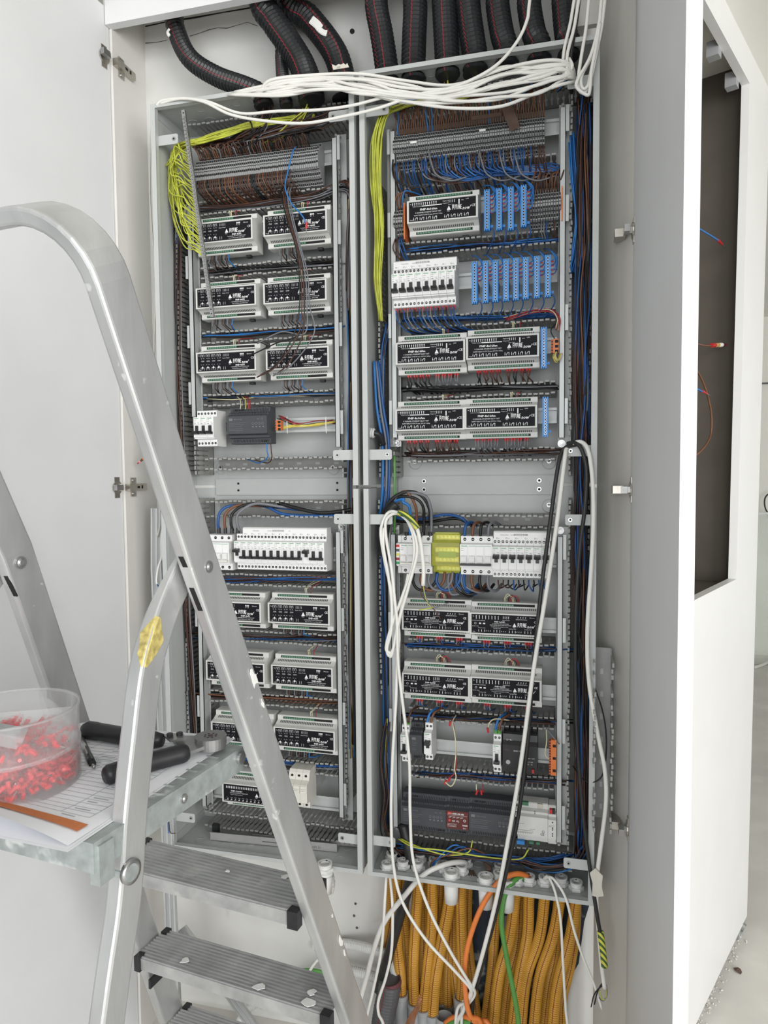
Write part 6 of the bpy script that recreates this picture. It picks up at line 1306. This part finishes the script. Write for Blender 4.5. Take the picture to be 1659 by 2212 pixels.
# rear legs, pinched at the pivot
for sx, first in ((-.034, True), (-wl-.036, False)):
    K = [(-.012, -.090), (-.045, -.122), (-.080, -.165), (-.108, -.220), (-.128, -.307), (-.146, -.40), (-.160, -.50), (-.195, -.636), (-.29, -1.05), (-.375, -1.44)]
    P_ = smooth([lp(sx, d0, z0) for d0, z0 in K], 5); n_ = len(P_); b = B(); vs = []; pr = rrect(.042, .024, .004, 2); m_ = len(pr)
    for i, q_ in enumerate(P_):
        t_ = (P_[min(i+1, n_-1)]-P_[max(i-1, 0)]).normalized(); sd = (DD-t_*DD.dot(t_)).normalized(); cc = t_.cross(sd); f = min(1, .25+i/16)
        vs += [q_+sd*a*(1.25-.25*f)+cc*e*f for a, e in pr]
    b.add(vs, [(i*m_+k, i*m_+(k+1) % m_, (i+1)*m_+(k+1) % m_, (i+1)*m_+k) for i in range(n_-1) for k in range(m_)]+[tuple(range(m_)), tuple(range((n_-1)*m_, n_*m_))[::-1]])
    leg = lo('rear_leg', b, alu)
    q_ = lp(sx, K[-1][0], K[-1][1]); lo('rubber_foot', B().sweep([q_+V((0, 0, -.007)), q_+V((0, 0, .04))], rrect(.05, .032, .004, 2), DD), blk)
    if first:
        b = B(); vs = []
        for i in range(10, 16):                # splash of yellow paint on the outer edge
            q_ = P_[i]; t_ = (P_[i+1]-P_[i-1]).normalized(); sd = (DD-t_*DD.dot(t_)).normalized(); cc = t_.cross(sd); w = math.sin(math.pi*(i-9.5)/6)
            a1, a2 = -.0215, -.0215+.026*w*rnd(.8, 1.1); e1 = .0125; e2_ = .0125-.018*w*rnd(.8, 1.1)
            sg = 1 if cc.dot(SS) > 0 else -1
            vs += [q_+sd*a1+cc*sg*e2_, q_+sd*(a1-.0001)+cc*sg*(e1-.004), q_+sd*(a1+.004)+cc*sg*(e1+.0001), q_+sd*a2+cc*sg*(e1+.0002)]
        b.add(vs, [(i*4+k, i*4+k+1, i*4+k+5, i*4+k+4) for i in range(5) for k in range(3)]); lo('yellow_paint', b, yspl)
# treads with grooves and black end caps
for z, d0, d1_ in ((-.715, .18, .285), (-.955, .262, .357), (-1.19, .35, .44)):
    sl, sr = -wl+.002-rs(z)+.004, rs(z)-.022-.004; b = B()
    def hx(b, s0, s1, a, c, z0, z1): b.hull([lp(s0, a, z0), lp(s1, a, z0), lp(s1, c, z0), lp(s0, c, z0)], [lp(s0, a, z1), lp(s1, a, z1), lp(s1, c, z1), lp(s0, c, z1)])
    hx(b, sl, sr, d0, d1_, z-.003, z); hx(b, sl, sr, d0+.0004, d0+.003, z-.024, z-.0015); hx(b, sl, sr, d1_-.003, d1_-.0004, z-.024, z-.0015)
    tr_ = lo('tread', b, alug); n = 11
    b = B()
    for i in range(n):
        a = d0+.004+i*(d1_-d0-.008)/(n-1); hx(b, sl, sr, a-.0012, a+.0012, z, z+.0024)
    o = obj('tread_ribs', b.mesh('tread_ribs', alu), tr_); stuff(o)
    for s0 in (sl, sr):
        for a in (d0, d1_-.012):
            b = B(); hx(b, s0-(.0 if s0 == sl else .014), s0+(.014 if s0 == sl else .006), a-.004, a+.014, z-.027, z+.004); lo('tread_cap', b, blk)
# dabs of dried paint on the treads
for (z, s0, d0, r) in ((-.953, -.30, .285, .010), (-.953, -.12, .275, .012), (-.953, -.02, .30, .010), (-.953, -.012, .275, .013), (-.713, -.05, .262, .009), (-.713, -.16, .24, .005)):
    q_ = lp(s0, d0, z+.0025); pl = [(q_.x+r*rnd(.5, 1.4)*math.cos(k*.7), q_.y+r*rnd(.4, 1)*math.sin(k*.7)) for k in range(9)]; lo('paint_dab', B().pz(pl, q_.z, q_.z+.001), paint)
# paint splashes on the right stile's outer face
for z, w, h in ((-.30, .012, .05), (-.345, .006, .02), (-.84, .010, .03), (-.87, .004, .02), (-.78, .004, .01)):
    q_ = lp(rs(z)+.0003, rd(z), z)+nrm*.050; pl = []
    for k in range(10):
        a = k*.628; rr_ = rnd(.4, 1.1); pl.append(q_+nrm*w*rr_*math.cos(a)*.7+tv*h*.5*rr_*math.sin(a))
    lo('paint_splash', B().hull(pl, [x_+SS*.0008 for x_ in pl]), paint)
def rivet(p_, ax, r=.009, m=zinc): b = B(); b.cyl(p_, p_+ax*.002, r, 18).cyl(p_+ax*.002, p_+ax*.004, r*.75, 18, r*.4); return lo('rivet', b, m)
rivet(lp(0, -.016, -.098), SS, .0085); rivet(lp(-wl, -.022, -.105), SS, .010)
# slots in the rear faces where the legs pivot
for s0 in (-.011, -wl-.011):
    for z0, z1 in ((-.094, -.079), (-.158, -.124)):
        A_, C_ = lp(s0+rs(z0), rd(z0), z0)-nrm*.0004, lp(s0+rs(z1), rd(z1), z1)-nrm*.0004
        lo('pivot_slot', B().hull([A_-SS*.002, A_+SS*.006, A_+SS*.006+nrm*.002, A_-SS*.002+nrm*.002], [C_-SS*.004, C_+SS*.004, C_+SS*.004+nrm*.002, C_-SS*.004+nrm*.002]), dark)
# galvanised tray
ZP = -.40; s0, s1, d0, d1_ = -.348, -.024, -.218, .098
b = B()
def hx(b, s0, s1, a, c, z0, z1): b.hull([lp(s0, a, z0), lp(s1, a, z0), lp(s1, c, z0), lp(s0, c, z0)], [lp(s0, a, z1), lp(s1, a, z1), lp(s1, c, z1), lp(s0, c, z1)])
hx(b, s0, s1, d0, d1_, ZP-.002, ZP); hx(b, s1-.002, s1-.0003, d0+.0004, d1_-.0004, ZP-.037, ZP-.001); hx(b, s0+.0003, s0+.002, d0+.0004, d1_-.0004, ZP-.037, ZP-.001); hx(b, s0+.001, s1-.001, d0+.0002, d0+.002, ZP-.037, ZP-.001); hx(b, s0+.001, s1-.001, d1_-.002, d1_-.0002, ZP-.037, ZP-.001)
tray = lo('platform_tray', b, galv)
b = B()
for i in range(9):
    a = d0+.05+i*.026; b.hull([lp(s1-.045, a, ZP), lp(s1-.045, a+.008, ZP), lp(s1-.045, a+.004, ZP+.0012)], [lp(s1-.010, a, ZP), lp(s1-.010, a+.008, ZP), lp(s1-.010, a+.004, ZP+.0012)])
stuff(obj('pressed_ribs', b.mesh('pressed_ribs', galv), tray))
rivet(lp(s1, -.052, ZP-.019), SS, .0065); b = B(); b.cyl(lp(s1, .085, ZP-.014), lp(s1+.006, .085, ZP-.014), .009, 16); lo('tray_pin', b, zinc)
b = B(); hx(b, s1-.012, s1+.003, d0+.006, d0+.03, ZP-.055, ZP-.006); lo('tray_hook', b, galv)
b = B(); b.cyl(lp(-.36, -.165, ZP-.062), lp(-.016, -.165, ZP-.062), .011, 16); lo('support_rod', b, galv)
b = B(); b.ring(lp(-.0225, -.163, -.462), SS, .0085, .0155, .006, 22); lo('eyelet', b, zinc, None, True); b = B(); b.cyl(lp(-.0215, -.163, -.462), lp(-.0205, -.163, -.462), .0088, 16); lo('eyelet_bore', b, gcon)
b = B(); hx(b, -wl-.055, -wl-.05, .30, .36, -1.05, -1.03); lo('locking_lever', b, blk)

# ================================================================ things on the tray
ZPP = ZP+ZO
def tz(u, v, h): return atz(u, v, ZPP+h)
def sd_(p_): q_ = p_-LO; return q_.dot(SS), q_.dot(DD)
# printed plan sheets
pp_ = thing('plan_sheets', 'printed plan sheets lying on the ladder tray, front edge curling up', 'papers', lp(-.2, -.05, ZP)); PL = pp_.location.copy()
cor = [(-.345, .085), (-.062, .118), (-.045, -.235), (-.40, -.255)]     # far left, far right, near right, near left (s, d)
def sheet(na, nb, zf, name, m, grow=0., dz=0.):
    vs = []
    for j in range(nb+1):
        for i in range(na+1):
            a = i/na; e = j/nb; s_ = (cor[0][0]*(1-a)+cor[1][0]*a)*(1-e)+(cor[3][0]*(1-a)+cor[2][0]*a)*e; d_0 = (cor[0][1]*(1-a)+cor[1][1]*a)*(1-e)+(cor[3][1]*(1-a)+cor[2][1]*a)*e
            vs.append(lp(s_+grow, d_0-grow*e, ZP+zf(a, e)+dz)-PL)
    fs = [(j*(na+1)+i, (j+1)*(na+1)+i, (j+1)*(na+1)+i+1, j*(na+1)+i+1) for j in range(nb) for i in range(na)]
    return B().add(vs, fs)
def curl(a, e): return .002+.026*max(0, (e-.72)/.28)**1.6*math.sin(math.pi*min(1, a*1.02))**.7+.001*math.sin(a*9+e*4)
o = obj('top_sheet', sheet(16, 20, curl, 's', paper).mesh('top_sheet', paper, True), pp_)
obj('lower_sheet', sheet(8, 12, lambda a, e: .0012-.004*max(0, e-.9), 's', paper, .004).mesh('lower_sheet', paper, True), pp_)
obj('bottom_sheet', sheet(8, 12, lambda a, e: .0005, 's', paper, .008).mesh('bottom_sheet', paper, True), pp_)
def spos(a, e, h=.0004):
    s_ = (cor[0][0]*(1-a)+cor[1][0]*a)*(1-e)+(cor[3][0]*(1-a)+cor[2][0]*a)*e; d_0 = (cor[0][1]*(1-a)+cor[1][1]*a)*(1-e)+(cor[3][1]*(1-a)+cor[2][1]*a)*e
    return lp(s_, d_0, ZP+curl(a, e)+h)-PL
def pline(b, a0, e0, a1_, e1_, w, n=12):
    L = [(a0+(a1_-a0)*i/n, e0+(e1_-e0)*i/n) for i in range(n+1)]; dx, dy = (0, w) if abs(a1_-a0) > abs(e1_-e0) else (w, 0)
    vs = []
    hh = .0018 if w > .02 else .0004
    for a, e in L: vs += [spos(a-dx, e-dy, hh), spos(a+dx, e+dy, hh)]
    b.add(vs, [(2*i, 2*i+1, 2*i+3, 2*i+2) for i in range(n)])
b = B()
for i in range(26): pline(b, .04, .05+i*.031, .93, .05+i*.031, .0012)
for a in (.04, .2, .38, .5, .62, .8, .93): pline(b, a, .05, a, .825, .0012)
for i in range(26):
    for a in (.07, .22, .52, .82):
        if random.random() < .7: pline(b, a, .066+i*.031, a+rnd(.03, .1), .066+i*.031, .0035, 3)
obj('table_print', b.mesh('table_print', mat('grey_table_print', (.42, .43, .46), .7)), o)
b = B(); pline(b, .03, .90, .97, .90, .026, 40); obj('orange_band', b.mesh('orange_band', mat('orange_print', (.52, .17, .06), .7)), o)
# ferrule tub
tc = tz(22, 1690, .004); RTb, HT = .092, .105
tub = thing('sorting_tub', 'clear plastic two-tier tub of red ferrules on the ladder tray', 'tub', tc)
b = B(); b.ring((0, 0, .0), (0, 0, 1), RTb-.0022, RTb, HT, 48).cyl((0, 0, .0), (0, 0, .002), RTb-.002, 48); obj('tub_wall', b.mesh('tub_wall', clear, True), tub)
obj('tub_rim', B().ring((0, 0, HT-.002), (0, 0, 1), RTb-.003, RTb+.0012, .003, 48).mesh('tub_rim', clear, True), tub)
obj('tier_floor', B().ring((0, 0, .052), (0, 0, 1), .001, RTb-.0022, .002, 48).ring((0, 0, .050), (0, 0, 1), RTb-.001, RTb+.001, .005, 48).mesh('tier_floor', clear), tub)
obj('divider', B().box(-RTb+.003, RTb-.003, -.001, .001, .054, .10).mesh('divider', clear), tub, None, (0, 0, .5))
def pile(n, z0, hz, rmax, name):
    bb = B(); pin = B()
    for i in range(n):
        a = rnd(0, 6.283); r = rmax*math.sqrt(rnd(0, 1)); c = V((r*math.cos(a), r*math.sin(a), z0+hz*rnd(0, 1)*(1-.35*(r/rmax)**2))); d = V((rnd(-1, 1), rnd(-1, 1), rnd(-.6, .6))).normalized()
        bb.cyl(c-d*.0042, c+d*.0042, .0031, 6, .0024)
        if i % 3 == 0: pin.cyl(c+d*.0042, c+d*.012, .0010, 5)
    return bb, pin
fm = mat('red_ferrule_pile', (.62, .035, .045), .35, var=.15)
for n, z0, hz, nm in ((1000, .006, .036, 'lower'), (150, .058, .010, 'upper')):
    bb, pn = pile(n, z0, hz, RTb-.009, nm); o = stuff(tag(obj('ferrule_pile', bb.mesh('ferrule_pile', fm), None, tc), 'loose red wire ferrules heaped in the %s tier of the tub' % nm, 'ferrules')); obj('metal_pins', pn.mesh('metal_pins', zinc), o)
t = thing('plug_connector', 'black and grey connector lying in the upper tier of the tub', 'connector', tc+V((.02, -.02, .066)), None, (.2, .35, .6))
obj('plug_body', B().box(-.026, .016, -.013, .013, 0, .018).mesh('plug_body', gpvc), t); obj('plug_head', B().cyl((-.05, 0, .026), (-.026, 0, .014), .011, 10).mesh('plug_head', blk), t)
# crimping tool
ch = .012; zt_ = lambda u, v, h=.016: tz(u, v, h)
tool = thing('crimping_tool', 'black-handled crimping tool with round steel head on the plan sheets', 'tool', tz(330, 1620, .003)); TL = tool.location.copy()
def tob(name, b, m, sm=None): return obj(name, b.mesh(name, m, sm), tool, -TL)
P_ = smooth([zt_(182, 1576), zt_(225, 1582), zt_(270, 1590), zt_(320, 1597), zt_(372, 1600)], 5); tob('handle_grip', B().tube(P_[:-2], [.0105]+[.0148]*3+[.0138]*(len(P_)-8)+[.012, .010], 12), blk)
P2 = smooth([zt_(226, 1676), zt_(270, 1662), zt_(325, 1646), zt_(370, 1634), zt_(406, 1625)], 5); tob('handle_grip', B().tube(P2, [.0105]+[.0142]*(len(P2)-3)+[.0135, .0105], 12), blk)
hd_ = zt_(455, 1597, .018); R_ = .0245
tob('crimp_head', B().cyl(hd_+V((0, 0, -.007)), hd_+V((0, 0, .006)), R_, 32).cyl(hd_+V((0, 0, -.012)), hd_+V((0, 0, -.007)), R_*.96, 32), mat('dull_steel', (.30, .30, .295), .35, .8, var=.1))
b = B(); b.cyl(hd_+V((0, 0, .006)), hd_+V((0, 0, .0066)), .004, 10)
for k in range(8):
    q_ = hd_+V((math.cos(k*.785)*.009, math.sin(k*.785)*.009, 0)); b.cyl(q_+V((0, 0, .006)), q_+V((0, 0, .0066)), .0018, 8)
tob('jaw_openings', b, mat('dark_brown_jaws', (.05, .03, .028), .5))
A_, C_ = zt_(360, 1596, .014), zt_(405, 1628, .012); D_ = hd_
b = B(); pl = [A_+V((0, .008, 0)), D_+V((-.004, .019, -.003)), D_+V((.006, -.018, -.003)), C_+V((0, -.004, 0)), C_+V((-.012, .004, 0))]; b.hull([q_+V((0, 0, -.003)) for q_ in pl], [q_+V((0, 0, .002)) for q_ in pl]); tob('frame_plate', b, zinc)
b = B(); pl = [zt_(352, 1590, .02), zt_(395, 1586, .022), zt_(402, 1598, .022), zt_(368, 1604, .02)]; b.hull(pl, [q_+V((0, 0, .003)) for q_ in pl]); tob('ratchet_link', b, zinc)
for (u, v) in ((367, 1591), (388, 1589)): q_ = zt_(u, v, .024); tob('pivot_bolt', B().cyl(q_, q_+V((0, 0, .005)), .005, 8), blk)
# pen
a_, c_ = tz(170, 1585, .006), tz(202, 1655, .006); pen = thing('ballpoint_pen', 'black and chrome ballpoint pen beside the tub', 'pen', a_); d = c_-a_
obj('barrel', B().cyl(d*0, d*.72, .0052, 12).mesh('barrel', zinc, True), pen); obj('cap_end', B().cyl(d*.72, d*.93, .0055, 12).mesh('cap_end', blk, True), pen); obj('push_button', B().cyl(d*.93, d*1.03, .0025, 10).mesh('push_button', zinc, True), pen)
n_ = V((0, 0, 1)); obj('pocket_clip', B().hull([d*.55+n_*.006+V((-.002, 0, 0)), d*.55+n_*.006+V((.002, 0, 0)), d*.55+n_*.008+V((.002, 0, 0)), d*.55+n_*.008+V((-.002, 0, 0))], [d*.95+n_*.006+V((-.002, 0, 0)), d*.95+n_*.006+V((.002, 0, 0)), d*.95+n_*.009+V((.002, 0, 0)), d*.95+n_*.009+V((-.002, 0, 0))]).mesh('pocket_clip', blk), pen)

for gname, (b, ms, idx, label) in JOIN.items():
    me = b.mesh('wire_bundle', ms[0])
    for m in ms[1:]: me.materials.append(m)
    me.polygons.foreach_set('material_index', idx)
    o = stuff(tag(obj('wire_bundle', me), 'massed '+gname, 'wires'))
